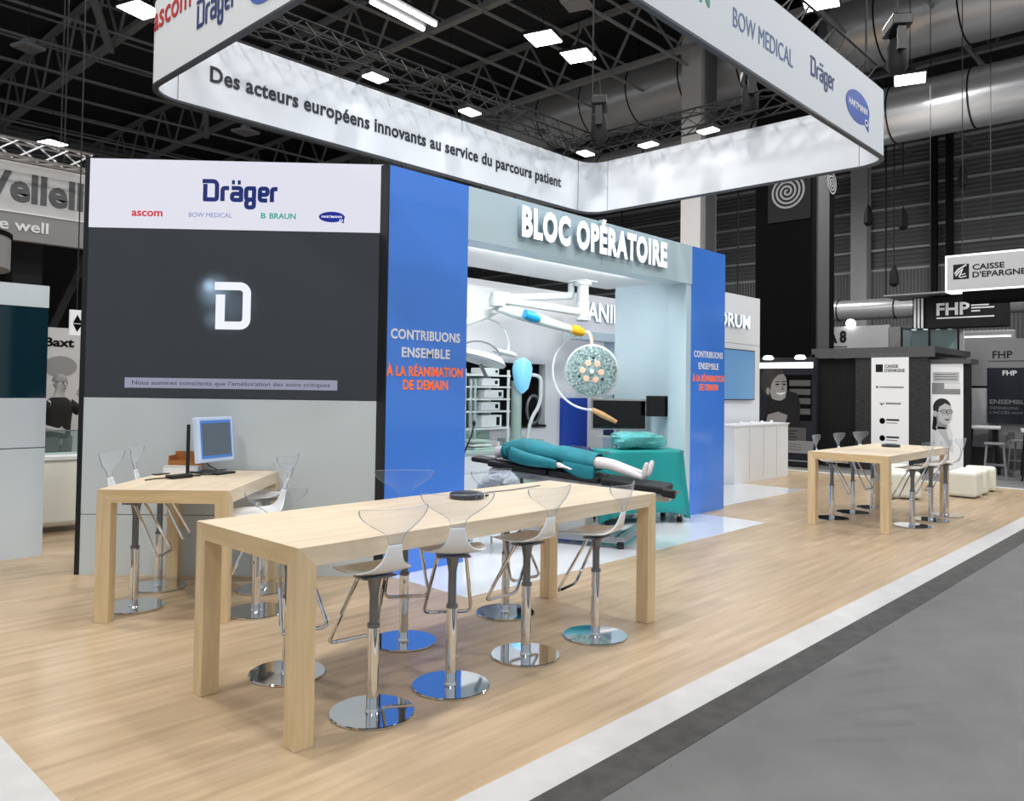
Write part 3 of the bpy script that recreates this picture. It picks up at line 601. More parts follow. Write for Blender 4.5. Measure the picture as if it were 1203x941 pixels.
# second arm with a smaller lamp at the left
s2 = thing('surgical_lamp', 'smaller surgical lamp edge-on at the left beside the blue panel', 'surgical lamp', (9.15, 7.42, 3.348))
def rel2(x, y, z): return (x-9.15, y-7.42, z-3.348)
MB().lathe([(.05, 0), (.05, -.16)], n=12).build('ceiling_post', 'arm_grey', s2)
mb = MB().cyl(rel2(9.15, 7.42, 3.16), rel2(7.75, 7.42, 3.0), .055, .045, n=12); mb.lathe([(.09, -.10), (.09, .06)], rel2(7.72, 7.42, 3.0), 14); mb.build('horizontal_arm', 'arm_grey', s2, smooth=True)
MB().tube([rel2(7.72, 7.42, 2.88), rel2(7.3, 7.4, 2.72), rel2(6.9, 7.35, 2.60), rel2(6.72, 7.3, 2.55)], [.05, .06, .055, .04], 12).build('spring_arm', 'arm_grey', s2, smooth=True)
MB().tube(soft([rel2(6.72, 7.3, 2.55), rel2(6.72, 7.28, 2.28), rel2(6.95, 7.25, 2.22)], .12), .02, 8).build('drop_tube', 'arm_grey', s2, smooth=True)
MB().lathe([(.03, -.10), (.28, -.07), (.34, 0), (.32, .03), (.05, .05)], rel2(7.12, 7.25, 2.14), 32, axis=(-.25, .1, -1)).build('lamp_head', 'arm_grey', s2, smooth=True)
MB().tube([rel2(7.12+.36*math.cos(a), 7.25+.05*math.sin(a), 2.20+.18*math.sin(a)) for a in [i*.2 for i in range(0, 16)]], .014, 8).build('yoke_ring', 'dull_steel', s2, smooth=True)
MB().cyl(rel2(7.12, 7.25, 2.08), rel2(7.20, 7.22, 1.92), .024, n=10).build('handle', 'dull_steel', s2)
MB().tube(soft([rel2(7.30, 7.4, 2.72), rel2(7.62, 7.35, 2.62), rel2(7.70, 7.3, 2.40), rel2(7.68, 7.3, 2.27)], .15), .014, 8).build('cable', 'arm_grey', s2, smooth=True)
MB().lathe([(.02, -.03), (.16, -.02), (.17, .02), (.03, .04)], rel2(7.62, 7.3, 2.25), 20, axis=(-.2, .1, -1)).build('small_head', 'arm_grey', s2, smooth=True)

# equipment in the niche / along the back wall
rk = thing('equipment_rack', 'white and pale green equipment rack before the dark recess', 'equipment rack', (8.25, 8.45, 0))
mb = MB()
for x in (-.45, .45):
    for y in (-.2, .2): mb.cyl((x, y, .06), (x, y, 2.05), .022, n=8)
mb.build('post', 'med_white', rk)
MB().box((-.40, .16, .75), (.42, .20, 2.0)).build('back_board', 'med_green', rk)
for z in (.55, .85, 1.17, 1.42, 1.60, 1.78, 1.95): MB().box((-.48, -.22, z), (.48, .2, z+.025)).build('shelf', 'med_white', rk)
for k, (x, z, w_, h_) in enumerate(((-.1, 1.20, .42, .18), (-.1, 1.45, .38, .12), (-.05, 1.63, .40, .12), (-.1, 1.81, .36, .11), (-.05, 1.975, .3, .1))):
    dv = MB().box((x, -.2, z), (x+w_, .1, z+h_)).build('device', 'med_white', rk, bevel=.01); MB().box((x+w_*.72, -.204, z+.03), (x+w_*.88, -.2, z+h_-.03)).build('display', 'screen_black', dv)
for x in (-.34, -.25): MB().tube([(x, -.21, z_) for z_ in (1.0, 1.3, 1.6, 1.9)], .018, 8).build('line', 'med_green', rk)
mb = MB()
for x in (-.45, .45):
    for y in (-.2, .2): mb.lathe([(.05, 0), (.05, .06)], (x, y, 0), 10)
mb.build('caster', 'black_plastic', rk)
an = thing('anaesthesia_machine', 'tall pale anaesthesia machine topped by a glowing light blue head', 'anaesthesia machine', (9.15, 8.4, 0))
MB().box((-.22, -.25, .08), (.22, .25, .95)).build('cabinet', 'med_white', an, bevel=.02); MB().box((-.24, -.28, .95), (.24, .27, 1.0)).build('worktop', 'med_green', an)
MB().cyl((.0, .1, 1.0), (.0, .1, 1.9), .085, n=16).build('column', 'med_green', an, smooth=True)
MB().lathe([(.02, -.28), (.10, -.20), (.15, 0), (.16, .12), (.13, .22), (.05, .27), (.01, .28)], (0, -.02, 1.98), 20).build('head', 'head_blue', an, smooth=True)
MB().tube(soft([(.16, .0, 2.0), (.42, -.05, 1.98), (.40, -.06, 1.55), (.18, -.05, 1.3), (.16, 0, 1.0)], .18), .03, 10).build('hose', 'med_white', an, smooth=True)
MB().tube([(.3+.16*math.cos(a), .0, 1.45+.22*math.sin(a)) for a in [i*.35 for i in range(19)]], .022, 8).build('hose', 'gas_lift', an, smooth=True)
MB().box((-.19, -.27, .3), (.19, -.25, .55)).build('drawer', 'med_green', an); MB().box((-.19, -.27, .6), (.19, -.25, .88)).build('drawer', 'med_green', an)
mb = MB()
for x in (-.16, .16):
    for y in (-.18, .18): mb.lathe([(.05, 0), (.05, .08)], (x, y, 0), 10)
mb.build('caster', 'black_plastic', an)
# supply tower behind the lamp
tw = thing('supply_tower', 'pale supply tower with hanging lines behind the surgical lamp', 'supply tower', (10.75, 7.75, 0))
MB().lathe([(.28, 0), (.28, .06), (.06, .10), (.05, 2.2)], n=20).build('stand', 'steel', tw, smooth=True)
for z, w_ in ((1.0, .5), (1.35, .45), (1.7, .4)): MB().box((-w_/2, -.2, z), (w_/2, .2, z+.03)).build('shelf', 'med_white', tw)
for x, z, h_, m in ((-.2, 1.03, .25, 'navy'), (.02, 1.03, .18, 'deep_blue'), (-.15, 1.38, .26, 'med_green'), (.05, 1.38, .3, 'screen_black'), (-.1, 1.73, .22, 'med_white')):
    MB().box((x, -.18, z), (x+.16, .1, z+h_)).build('device', m, tw, bevel=.01)
MB().tube([(-.2, -.2, 2.1), (-.3, -.25, 1.8), (-.22, -.25, 1.3), (-.28, -.24, .95)], .02, 8).build('line', 'peach', tw, smooth=True)
MB().tube([(.12+.1*math.cos(a), -.2, 1.85+.12*math.sin(a)) for a in [i*.35 for i in range(18)]], .014, 8).build('line', 'black_plastic', tw, smooth=True)
MB().cyl((-.35, 0, 2.18), (.35, 0, 2.18), .015, n=8).build('hook_bar', 'steel', tw)
# big monitor on a wheeled stand, and tablet
def on_stand(name, label, loc, rz, w_, h_, z, bez, scrm, cat='monitor'):
    r = thing(name, label, cat, loc, rz)
    MB().box((-w_/2, -.03, z), (w_/2, .03, z+h_)).build('case', bez, r, bevel=.008); MB().box((-w_/2+.025, -.034, z+.025), (w_/2-.025, -.03, z+h_-.03)).build('screen', scrm, r)
    MB().cyl((0, .05, .06), (0, .05, z+h_*.6), .025, n=10).build('pole', 'steel', r)
    mb = MB()
    for a in range(4): mb.bar((0, .05, .07), (.27*math.cos(a*PI/2+.7), .05+.27*math.sin(a*PI/2+.7), .06), .04)
    mb.build('foot', 'dull_steel', r); mb = MB()
    for a in range(4): mb.lathe([(.03, 0), (.03, .05)], (.27*math.cos(a*PI/2+.7), .05+.27*math.sin(a*PI/2+.7), 0), 8)
    mb.build('caster', 'black_plastic', r)
    return r
on_stand('monitor', 'wide black-screened monitor in a silver case behind the wrapped teal pack', (9.60, 6.86, 0), -.78, .82, .46, 1.19, 'bed_grey', 'screen_black')
tb = thing('tablet_screen', 'smaller tilted black screen to the right of the wide monitor', 'screen', (9.84, 6.36, 1.40), -.5)
MB().box((-.17, -.02, 0), (.17, .015, .30)).build('case', 'black_plastic', tb, bevel=.008); MB().box((-.15, -.023, .02), (.15, -.02, .28)).build('screen', 'screen_black', tb)
MB().tube([(0, .015, .15), (.05, .08, .15), (.17, .11, .15)], .016, 8).build('wall_arm', 'steel', tb)

# operating table, mannequin, wrapped plastic, drape table
HEAD = Vector((6.95, 6.85)); FOOT = Vector((7.75, 4.75)); ax = (FOOT-HEAD).normalized(); BL = (FOOT-HEAD).length
rzb = math.atan2(ax.y, ax.x)
ob = thing('operating_table', 'black padded operating table with grey base, feet towards the aisle', 'operating table', (HEAD.x, HEAD.y, 0), rzb)
def zt(x): return .92 - .21*x/BL          # top of the padding along the table
def slab(mb, x0, x1, y0, y1, h0, h1):
    mb.add([(x, y, zt(x)+h) for x in (x0, x1) for y in (y0, y1) for h in (h0, h1)], [(0,1,3,2),(4,6,7,5),(0,4,5,1),(2,3,7,6),(0,2,6,4),(1,5,7,3)]); return mb
slab(MB(), -.22, .02, -.14, .14, -.06, .0).build('head_pad', 'mattress_black', ob, bevel=.02)
for a, b in ((.05, .80), (.82, 1.42), (1.44, BL-.08)): slab(MB(), a, b, -.26, .26, -.07, 0).build('cushion', 'mattress_black', ob, bevel=.02)
slab(MB(), BL-.10, BL+.04, -.30, -.20, -.10, -.01).build('foot_block', 'mattress_black', ob, bevel=.015)
slab(MB(), .1, BL-.05, -.24, .24, -.16, -.075).build('frame', 'bed_grey', ob, bevel=.01)
for y in (-.285, .285): slab(MB(), .1, BL-.02, y-.012, y+.012, -.125, -.085).build('side_rail', 'steel', ob)
mb = MB().box((.75, -.17, .12), (1.25, .17, .45)); mb.box((.82, -.13, .45), (1.18, .13, .72)); mb.build('column', 'bed_grey', ob, bevel=.02)
mb = MB().box((.35, -.24, .06), (1.65, .24, .14)); mb.box((1.60, -.24, .08), (1.74, .95, .14)); mb.box((.30, -.35, .08), (.44, .35, .14)); mb.build('base', 'dull_steel', ob, bevel=.015)
for x, y in ((.37, -.3), (.37, .3), (1.67, -.2), (1.67, .88)):
    c_ = MB().lathe([(.04, 0), (.045, .035), (.04, .07)], (x, y, .005), 12).build('caster', 'black_plastic', ob)
MB().tube([(.5, -.27, .72), (.55, -.38, .66), (.66, -.40, .64)], .02, 8).build('crank', 'black_plastic', ob)
# mannequin lying on it (local frame of the table)
mq = thing('mannequin', 'pale mannequin in a teal gown lying on the operating table', 'mannequin', (HEAD.x, HEAD.y, 0), rzb)
def B(x, y, h, *r): return (x, y, zt(x)+h, *r)
pts = [B(.95, 0, .13, .16, .11), B(.70, 0, .14, .15, .11), B(.42, 0, .13, .17, .10), B(.28, 0, .12, .07), B(.20, 0, .13, .06), B(.10, 0, .085, .085, .085), B(.03, 0, .08, .07, .075),
       B(1.05, -.09, .12, .10), B(1.42, -.12, .15, .068), B(1.50, -.12, .15, .062), B(1.82, -.11, .07, .042), B(1.90, -.11, .055, .04), B(1.92, -.12, .13, .04), B(1.95, -.13, .24, .024),
       B(1.05, .09, .12, .10), B(1.42, .11, .13, .068), B(1.50, .11, .13, .062), B(1.82, .12, .07, .042), B(1.90, .12, .055, .04), B(1.92, .13, .13, .04), B(1.95, .15, .24, .024),
       B(.38, -.19, .10, .065), B(.66, -.27, .08, .048), B(.70, -.27, .08, .045), B(.93, -.255, .075, .03), B(.99, -.262, .07, .042, .024),
       B(.38, .19, .10, .065), B(.66, .27, .08, .048), B(.70, .27, .08, .045), B(.93, .20, .10, .03), B(.99, .19, .10, .033, .02)]
ed = [(0,1),(1,2),(2,3),(3,4),(4,5),(5,6),(0,7),(7,8),(8,9),(9,10),(10,11),(11,12),(12,13),(0,14),(14,15),(15,16),(16,17),(17,18),(18,19),(19,20),(2,21),(21,22),(22,23),(23,24),(24,25),(2,26),(26,27),(27,28),(28,29),(29,30)]
for s, base in ((-1, 25), (1, 30)):
    for k, (dy, ln, dr) in enumerate(((-.030, .074, .0), (-.010, .088, .0), (.010, .084, .0), (.030, .066, .0))):
        i = len(pts); y0 = s*(.26 if s < 0 else .19)+dy
        pts += [B(1.025, y0, .066, .0105), B(1.03+ln*.5, y0+dy*.15, .062, .0095), B(1.03+ln, y0+dy*.2, .048, .008)]; ed += [(base, i), (i, i+1), (i+1, i+2)]
    i = len(pts); pts += [B(.985, s*(.26 if s < 0 else .19)+.03, .085, .011), B(1.02, s*(.26 if s < 0 else .19)+.055, .08, .009)]; ed += [(base, i), (i, i+1)]
skin('body', pts, ed, 'mannequin', mq)
mb = MB(); mb.lathe([(.004, 0), (.016, .012), (.010, .03), (.003, .036)], B(.08, 0, .165), 8); mb.build('nose', 'mannequin', mq, smooth=True)
# gown: own lofted surface around trunk and thighs, with sleeves
def loft(rows, name, m, parent, n=20, sub=1):
    mb = MB(); R = []
    for x, y, h, ry, rz_, low in rows:
        R.append([Vector((x+.006*math.sin(k*5+x*30), y+ry*math.cos(2*PI*k/n), zt(x)+max(low, h+rz_*math.sin(2*PI*k/n)))) for k in range(n)])
    mb.grid(R, True); return mb.build(name, m, parent, sub=sub, solid=.006)
loft([(.15, 0, .11, .085, .09, .0), (.22, 0, .12, .11, .11, .0), (.30, 0, .14, .18, .13, .0), (.42, 0, .15, .215, .15, .0), (.60, 0, .16, .20, .145, .0), (.78, 0, .15, .185, .125, .0), (.84, 0, .14, .18, .115, .0), (.90, 0, .15, .20, .135, .0), (1.05, 0, .14, .23, .13, .0), (1.16, 0, .14, .25, .12, .0), (1.28, 0, .14, .255, .11, .0), (1.36, 0, .14, .25, .10, .0)], 'gown', 'teal_gown', mq)
loft([(.98, -.19, .08, .04, .05, .0), (1.08, -.215, .05, .045, .08, -.03), (1.18, -.228, .035, .045, .095, -.06), (1.28, -.228, .03, .045, .095, -.07), (1.37, -.222, .03, .045, .09, -.06)], 'gown_hem', 'teal_gown', mq, 14)
for s in (-1, 1):
    loft([(.32, s*.17, .11, .085, .09, .0), (.42, s*.22, .10, .09, .085, .0), (.58, s*.275, .085, .08, .075, .0), (.72, s*.275, .085, .07, .065, .0), (.86, s*.265, .08, .058, .055, .0), (.94, s*.258, .075, .048, .045, .0)], 'sleeve', 'teal_gown', mq, 14)
MB().tube([B(.26+.045*math.cos(a), -.13-.01*math.sin(a), .13+.055*math.sin(a)) for a in [i*.45 for i in range(14)]], .005, 6, True).build('mask_loop', 'teal_pack', mq)
MB().lathe([(.012, 0), (.075, .02), (.10, .05), (.104, .055)], B(.04, -.02, .155), 20).build('face_mask', 'acrylic', mq)
# crumpled clear plastic bag on a stool-height stand under the head
def crumple(name, label, cat, loc, dims, m, inner=None, rz=0., seed=1):
    r = thing(name, label, cat, loc, rz); rnd = random.Random(seed); n, mrow = 28, 16; R = []
    for i in range(mrow+1):
        th = PI*i/mrow; row = []
        for k in range(n):
            ph = 2*PI*k/n; f = 1+.10*math.sin(3*ph+2*th+seed)+.07*rnd.uniform(-1, 1)
            cx_, sx_ = math.cos(ph), math.sin(ph); e = .55
            px = math.copysign(abs(cx_)**e, cx_)*math.sin(th)**.6; py = math.copysign(abs(sx_)**e, sx_)*math.sin(th)**.6
            row.append(Vector((dims[0]/2*px*f, dims[1]/2*py*f, max(0, dims[2]/2+dims[2]/2*math.copysign(abs(math.cos(th))**.7, math.cos(th))*f))))
        R.append(row)
    MB().grid(R, True).build('wrapping', m, r, smooth=True, angle=25)
    if inner:
        MB().grid([[Vector((p.x*.86, p.y*.86, .015+p.z*.84)) for p in row] for row in R], True).build('contents', inner, r, smooth=True, angle=60)
    return r
crumple('plastic_bag', 'crumpled clear plastic bag of dark items beneath the head of the operating table', 'plastic bag', (6.34, 6.14, .50), (.50, .36, .34), 'wrap_clear', 'puck_blue', .4, 3)
sd = thing('side_trolley', 'white wheeled trolley carrying the crumpled plastic bag', 'trolley', (6.34, 6.14, 0), .4)
MB().box((-.32, -.22, .47), (.32, .22, .50)).build('top_shelf', 'med_white', sd, bevel=.006); MB().box((-.3, -.2, .2), (.3, .2, .22)).build('lower_shelf', 'med_white', sd)
for x in (-.29, .29):
    for y in (-.19, .19): MB().cyl((x, y, .0), (x, y, .47), .014, n=8).build('leg', 'steel', sd)
# small instrument counter by the back wall
ct = thing('instrument_cart', 'white cart with stacked trays behind the mannequin\'s head', 'cart', (7.75, 7.95, 0), -.1)
MB().box((-.5, -.25, .08), (.5, .25, .88)).build('body', 'med_white', ct, bevel=.01); MB().box((-.53, -.27, .88), (.53, .27, .92)).build('worktop', 'med_green', ct)
for k in range(3): MB().box((-.12-.02*k, -.12, .92+.05*k), (.2-.02*k, .14, .955+.05*k)).build('tray', 'med_white' if k % 2 else 'med_green', ct, bevel=.006)
for z in (.15, .40, .64): MB().box((-.47, -.262, z), (.47, -.25, z+.21)).build('drawer', 'wall_white', ct)
mb = MB()
for x in (-.42, .42):
    for y in (-.18, .18): mb.lathe([(.04, 0), (.04, .08)], (x, y, 0), 8)
mb.build('caster', 'black_plastic', ct)
mic = thing('gooseneck_microphone', 'thin black gooseneck microphone rising beside the left blue panel', 'microphone', (6.35, 6.75, 0))
MB().lathe([(.11, 0), (.11, .015), (.02, .03)], n=16).build('foot', 'black_plastic', mic); MB().tube([(0, 0, .02), (0, 0, .85), (.03, 0, 1.0), (.13, -.02, 1.22), (.17, -.02, 1.34)], .009, 6).build('neck', 'black_plastic', mic); MB().lathe([(.01, 0), (.022, .02), (.02, .05), (.006, .07)], (.17, -.02, 1.33), 10).build('capsule', 'black_plastic', mic)
# draped instrument table
dt = thing('instrument_table', 'instrument table under a teal drape reaching almost to the floor', 'instrument table', (9.13, 6.22, 0), -.50)
mb = MB().box((-.58, -.26, .93), (.58, .26, .965)); mb.build('tabletop', 'steel', dt)
for x in (-.54, .54):
    for y in (-.23, .23):
        lg = MB().cyl((x, y, .07), (x, y, .93), .016, n=8).build('leg', 'steel', dt); MB().lathe([(.035, 0), (.04, .03), (.035, .07)], (x, y, 0), 10).build('caster', 'black_plastic', lg)
R = []; n = 64
def per(q):      # unit rounded-rectangle perimeter
    a = 2*PI*q; c_, s_ = math.cos(a), math.sin(a); return math.copysign(abs(c_)**.35, c_), math.copysign(abs(s_)**.35, s_)
R.append([Vector((0, 0, .972))]*n)
for z, g in ((.972, -.02), (.968, .004), (.94, .014), (.75, .03), (.5, .05), (.25, .075), (.10, .09)):
    row = []
    for k in range(n):
        px, py = per(k/n); wob = (1-z)*(.045*math.sin(k*2*PI/n*9)+.03*math.sin(k*2*PI/n*5+1)); zz = z if z > .15 else z+.05*math.sin(k*2*PI/n*3)
        row.append(Vector((px*(.60+g+wob), py*(.28+g+wob), max(.04, zz))))
    R.append(row)
MB().grid(R, True).build('drape', 'teal_drape', dt, smooth=True, angle=70, solid=.004)
pk = crumple('wrapped_pack', 'shiny plastic-wrapped teal pack lying on the draped instrument table', 'wrapped pack', (9.13, 6.22, .976), (.72, .42, .22), 'wrap_teal', 'teal_pack', -.45, 5)
nb = crumple('folded_cloth', 'dark navy folded cloth lying on a stool behind the mannequin\'s knees', 'cloth', (7.98, 6.38, .80), (.48, .34, .24), 'navy', None, -.6, 9)
st = thing('round_stool', 'low grey round stool bearing the dark navy cloth', 'stool', (7.98, 6.38, 0))
MB().lathe([(.26, .76), (.27, .78), (.26, .80), (.05, .80)], n=24).build('seat', 'dark_grey', st, smooth=True); MB().lathe([(.22, 0), (.22, .03), (.03, .06), (.03, .77)], n=20).build('pedestal', 'steel', st, smooth=True)

# ------------------------------------------------------------------ forum wall beyond
fo = thing('forum_wall', 'pale booth wall with glowing letters and a blue television', 'booth wall', (0, 8.0, 0))
MB().box((12.2, 0, 0), (16.45, .25, 3.82)).build('panel', 'wall_white', fo); MB().box((12.2, -.002, 2.78), (16.45, 0, 2.79)).build('joint', 'grey_3', fo)
T = plane((0, -.004, 0), (1, 0))
text('FORUM', T, 14.30, 3.13, .26, 1.58, 'letter_white', fo, .05, .012, side='letter_side')
tv = MB().box((13.9, -.07, 1.60), (16.08, -.004, 2.66)).build('television', 'black_plastic', fo); MB().box((13.92, -.074, 1.62), (16.06, -.07, 2.64)).build('screen', 'tv_blue', tv)
cn = thing('reception_counter', 'white counter with panelled front below the blue television', 'counter', (15.5, 7.55, 0))
MB().box((-1.5, -.25, 0), (.85, .28, 1.10)).build('body', 'wall_white', cn, bevel=.005); MB().box((-1.52, -.27, 1.10), (.87, .30, 1.13)).build('worktop', 'wall_white', cn)
for x in (-.9, -.3, .3): MB().box((x, -.253, .06), (x+.006, -.25, 1.06)).build('joint', 'grey_3', cn)
mb = MB()
for k in range(4): mb.bar((-.9+k*.45, -.05, 1.132), (-.62+k*.45, .06, 1.16), .05, .012)
tag(mb.build('leaflets', 'paper'), 'loose leaflets lying on the white counter', 'leaflets').location = (15.5, 7.55, .006)

# ------------------------------------------------------------------ tables
def table(name, label, x0, y0, lx, ly, h, rz=0., wood=('oak_x', 'oak_z_warmlit')):
    t_ = thing(name, label, 'table', (x0, y0, 0), rz, 'oak tables of the booth'); q = .103; th = .098
    MB().box((-lx/2, -ly/2, h-th), (lx/2, ly/2, h)).build('tabletop', wood[0], t_)
    for sx in (-1, 1): MB().box((sx*lx/2-.0004, -ly/2+.004, h-th), (sx*lx/2+.0004, ly/2-.004, h-.0006)).build('apron', 'oak_y_warmlit', t_)
    for sx in (-1, 1):
        for sy in (-1, 1):
            ax_, ay_ = sx*(lx/2-q/2), sy*(ly/2-q/2)
            ix, iy, ox, oy = ax_-sx*q/2, ay_-sy*q/2, ax_+sx*(q/2+.0008), ay_+sy*(q/2+.0008); zi = h-th
            MB().add([(ix, iy, .002), (ox, iy, .002), (ox, oy, .002), (ix, oy, .002), (ix, iy, zi), (ox, iy, zi), (ox, oy, h-.001), (ix, oy, zi)],
                     [(0,1,2,3),(0,4,5,1),(1,5,6,2),(2,6,7,3),(3,7,4,0),(4,7,6),(4,6,5)]).build('leg', wood[1], t_)
    return t_
TH = .985
table('bar_table', 'long light oak bar table in the foreground', 3.705, 3.955, 3.14, 1.085, TH)
table('bar_table', 'light oak bar table standing end-on against the screen wall', 3.062, 6.452, 1.42, .97, TH, PI/4)
table('bar_table', 'farther light oak bar table at the right of the booth floor', 11.95, 3.94, 2.68, 1.04, TH)

# ------------------------------------------------------------------ stools
def shell_rows(path, n=11):
    R = []
    for (y, z, hw, cup, wrap) in path:     # y, z of the centre line, half width, edge lift, edge forward wrap
        R.append([Vector((hw*u, y+wrap*u*u, z+cup*(abs(u)**2.2))) for u in [(-1+2*k/(n-1)) for k in range(n)]])
    return R
def make_stool(dz):
    r = thing('bar_stool', 'x', 'bar stool')
    MB().lathe([(.232, .003), (.232, .009), (.228, .013), (.040, .0131), (.038, .016), (.034, .03)], n=64).build('base', 'chrome', r, smooth=True, angle=12)
    MB().cyl((0, 0, .02), (0, 0, .47), .033, n=24).build('column', 'chrome', r, smooth=True)
    zs = .745+dz
    MB().lathe([(.035, .465), (.035, .485), (.025, .487), (.025, zs-.10), (.038, zs-.02), (.05, zs)], n=20).build('gas_lift', 'gas_lift', r, smooth=True, angle=30)
    MB().box((-.10, -.07, zs-.004), (.10, .06, zs+.008)).build('seat_plate', 'gas_lift', r, bevel=.004)
    S = [(.225, .012, .12, .004, -.05), (.205, .022, .165, .010, -.03), (.12, .020, .20, .020, 0), (.02, .012, .21, .028, 0), (-.07, .016, .198, .022, 0), (-.13, .036, .155, .006, .0), (-.172, .075, .098, -.014, .005), (-.195, .120, .062, -.01, .008), (-.207, .165, .046, 0, .006), (-.213, .195, .043, 0, .004)]
    MB().grid(shell_rows([(y, z+zs+.008, a, b, c) for y, z, a, b, c in S])).build('seat', 'shell_white', r, sub=1, solid=.012)
    A = [(-.212, .190, .043, 0, .004), (-.220, .222, .044, 0, .005), (-.228, .246, .060, .004, .010), (-.234, .262, .100, .012, .02), (-.240, .280, .150, .020, .035), (-.247, .306, .190, .022, .05), (-.254, .340, .212, .014, .062), (-.259, .372, .218, .006, .066), (-.261, .388, .217, .004, .067)]
    bo = MB().grid(shell_rows([(y, z+zs+.008, a, b, c) for y, z, a, b, c in A])).build('backrest', 'acrylic', r, sub=1, solid=.011)
    bo.data.materials.append(MATS['acrylic_edge']); bo.modifiers['solid'].material_offset_rim = 1
    MB().tube(soft([(-.085, .03, zs-.006), (-.15, .235, zs-.40), (.15, .235, zs-.40), (.085, .03, zs-.006)], .045), .0115, 8).build('footrest', 'chrome', r, smooth=True)
    return r
protos = {}
def stool(x, y, face, dz, label, group):
    if dz not in protos:
        r = make_stool(dz); protos[dz] = r; r.location = (x, y, 0); r.rotation_euler = (0, 0, face-PI/2); r['label'] = label; r['group'] = group; return r
    return dup(protos[dz], (x, y, 0), face-PI/2, label, group)
N = PI/2
G = 'clear-backed bar stools at the front table'
stool(2.69, 3.54, N-.12, .0, 'clear-backed white bar stool nearest the camera, beside the front table\'s near leg', G)
stool(3.26, 3.53, N-.62, .03, 'clear-backed white bar stool seen from behind, second on the front table\'s near side', G)
stool(3.98, 3.58, N+.0, .0, 'clear-backed white bar stool third on the front table\'s near side', G)
stool(4.65, 3.51, N+.22, -.03, 'clear-backed white bar stool by the front table\'s right-hand near leg', G)
stool(2.68, 4.39, -N-.1, -.03, 'bar stool on the far side whose base shows behind the front table\'s near leg', G)
stool(3.58, 4.37, -N-.62, .03, 'bar stool on the far side whose clear back rises before the blue panel', G)
stool(4.61, 4.37, -N-.1, -.03, 'bar stool on the far side whose base stands near the white floor edge', G)
G = 'clear-backed bar stools at the table by the screen wall'
d1 = math.radians(-45)
stool(2.60, 6.54, d1, .08, 'bar stool at left of the screen-wall table, nearer its front leg', G)
stool(3.00, 7.03, d1+.15, .08, 'bar stool at left of the screen-wall table, nearer the wall', G)
stool(3.22, 5.75, d1+PI+.6, .0, 'bar stool at right of the screen-wall table, nearer the front', G)
stool(3.62, 6.33, d1+PI-.2, .03, 'bar stool at right of the screen-wall table, nearer the wall', G)
G = 'clear-backed bar stools at the farther table'
for x, y, f, dz, l in ((11.37, 4.43, -N+.2, .03, 'bar stool on the farther table\'s left side, nearest the aisle end'), (12.16, 4.43, -N, .03, 'middle bar stool on the farther table\'s left side'), (12.90, 4.40, -N-.2, .03, 'bar stool on the farther table\'s left side, at its far end'),
                       (11.55, 3.42, N-.05, .0, 'bar stool on the farther table\'s right side, nearest the camera'), (12.30, 3.40, N-.05, .0, 'middle bar stool on the farther table\'s right side'), (12.95, 3.38, N-.05, .0, 'bar stool on the farther table\'s right side, at its far end')):
    stool(x, y, f, dz, l, G)

# ------------------------------------------------------------------ things on the tables
mo = thing('monitor', 'small monitor with pale blue bezel and a black stand on the screen-wall table', 'monitor', (3.27, 6.80, TH+.001), math.radians(19))
MB().box((-.02, -.19, 0), (.2, .15, .016)).build('foot', 'black_plastic', mo, bevel=.005)
MB().box((-.150, .025, .014), (-.125, .05, .44)).build('stand', 'black_plastic', mo, bevel=.006)
Tm = Matrix.Translation((.10, -.04, .10)) @ Matrix.Rotation(math.radians(-6), 4, 'X')
def tbox(T_, lo, hi, name, m, parent, bevel=0.):
    mb = MB(); mb.box(lo, hi); mb.v = [T_ @ v for v in mb.v]; return mb.build(name, m, parent, bevel=bevel)
tbox(Tm, (-.21, -.03, 0), (.21, .03, .40), 'case', 'bezel_blue', mo, .01)
sc_ = tbox(Tm, (-.18, -.034, .035), (.18, -.03, .37), 'screen_rim', 'screen_rim_blue', mo)
tbox(Tm, (-.165, -.036, .06), (.165, -.034, .345), 'screen', 'screen_grey', sc_)
MB().tube([(.08, .05, .10), (.16, .08, .05), (.22, .04, .012), (.30, .02, .012)], .005, 6).build('cable', 'black_plastic', mo)
pb = thing('power_brick', 'flat black power adapter with cables lying before the small monitor', 'power adapter', (2.98, 6.62, TH+.001), .2)
MB().box((-.10, -.05, 0), (.10, .05, .03)).build('body', 'black_plastic', pb, bevel=.006)
MB().tube([(.1, 0, .012), (.17, -.03, .010), (.24, .03, .010), (.31, -.02, .010), (.38, .02, .010)], .008, 6).build('cable', 'black_plastic', pb)
MB().tube([(-.1, 0, .012), (-.2, .05, .008), (-.30, .02, .008)], .006, 6).build('cable', 'black_plastic', pb)
cb = thing('cardboard_box', 'open brown cardboard box standing behind the small monitor', 'box', (3.28, 7.15, TH+.001), -.785)
mb = MB(); mb.box((-.13, .08, 0), (.13, .088, .17)); mb.box((-.13, -.088, 0), (.13, -.08, .10)); mb.box((-.13, -.08, 0), (-.122, .08, .14)); mb.box((.122, -.08, 0), (.13, .08, .14)); mb.box((-.122, -.08, 0), (.122, .08, .006)); mb.build('carton', 'cardboard', cb)
ps = thing('paper_stack', 'stack of white sheets in front of the cardboard box', 'paper', (3.19, 7.02, TH+.001), -.75)
MB().box((-.15, -.06, 0), (.15, .06, .055)).build('sheets', 'paper', ps); MB().box((-.15, -.062, .055), (.15, .06, .058)).build('top_sheet', 'grey_4', ps)
ph = thing('phone', 'dark phone lying flat near the left edge of the screen-wall table', 'phone', (2.98, 6.98, TH+.001), .3)
MB().plate(rr(-.07, -.035, .07, .035, .01), Matrix.Identity(4), .009).build('body', 'dark_grey', ph); MB().plate(rr(-.064, -.03, .064, .03, .008), Matrix.Translation((0, 0, .009)), .001).build('screen', 'screen_black', ph)
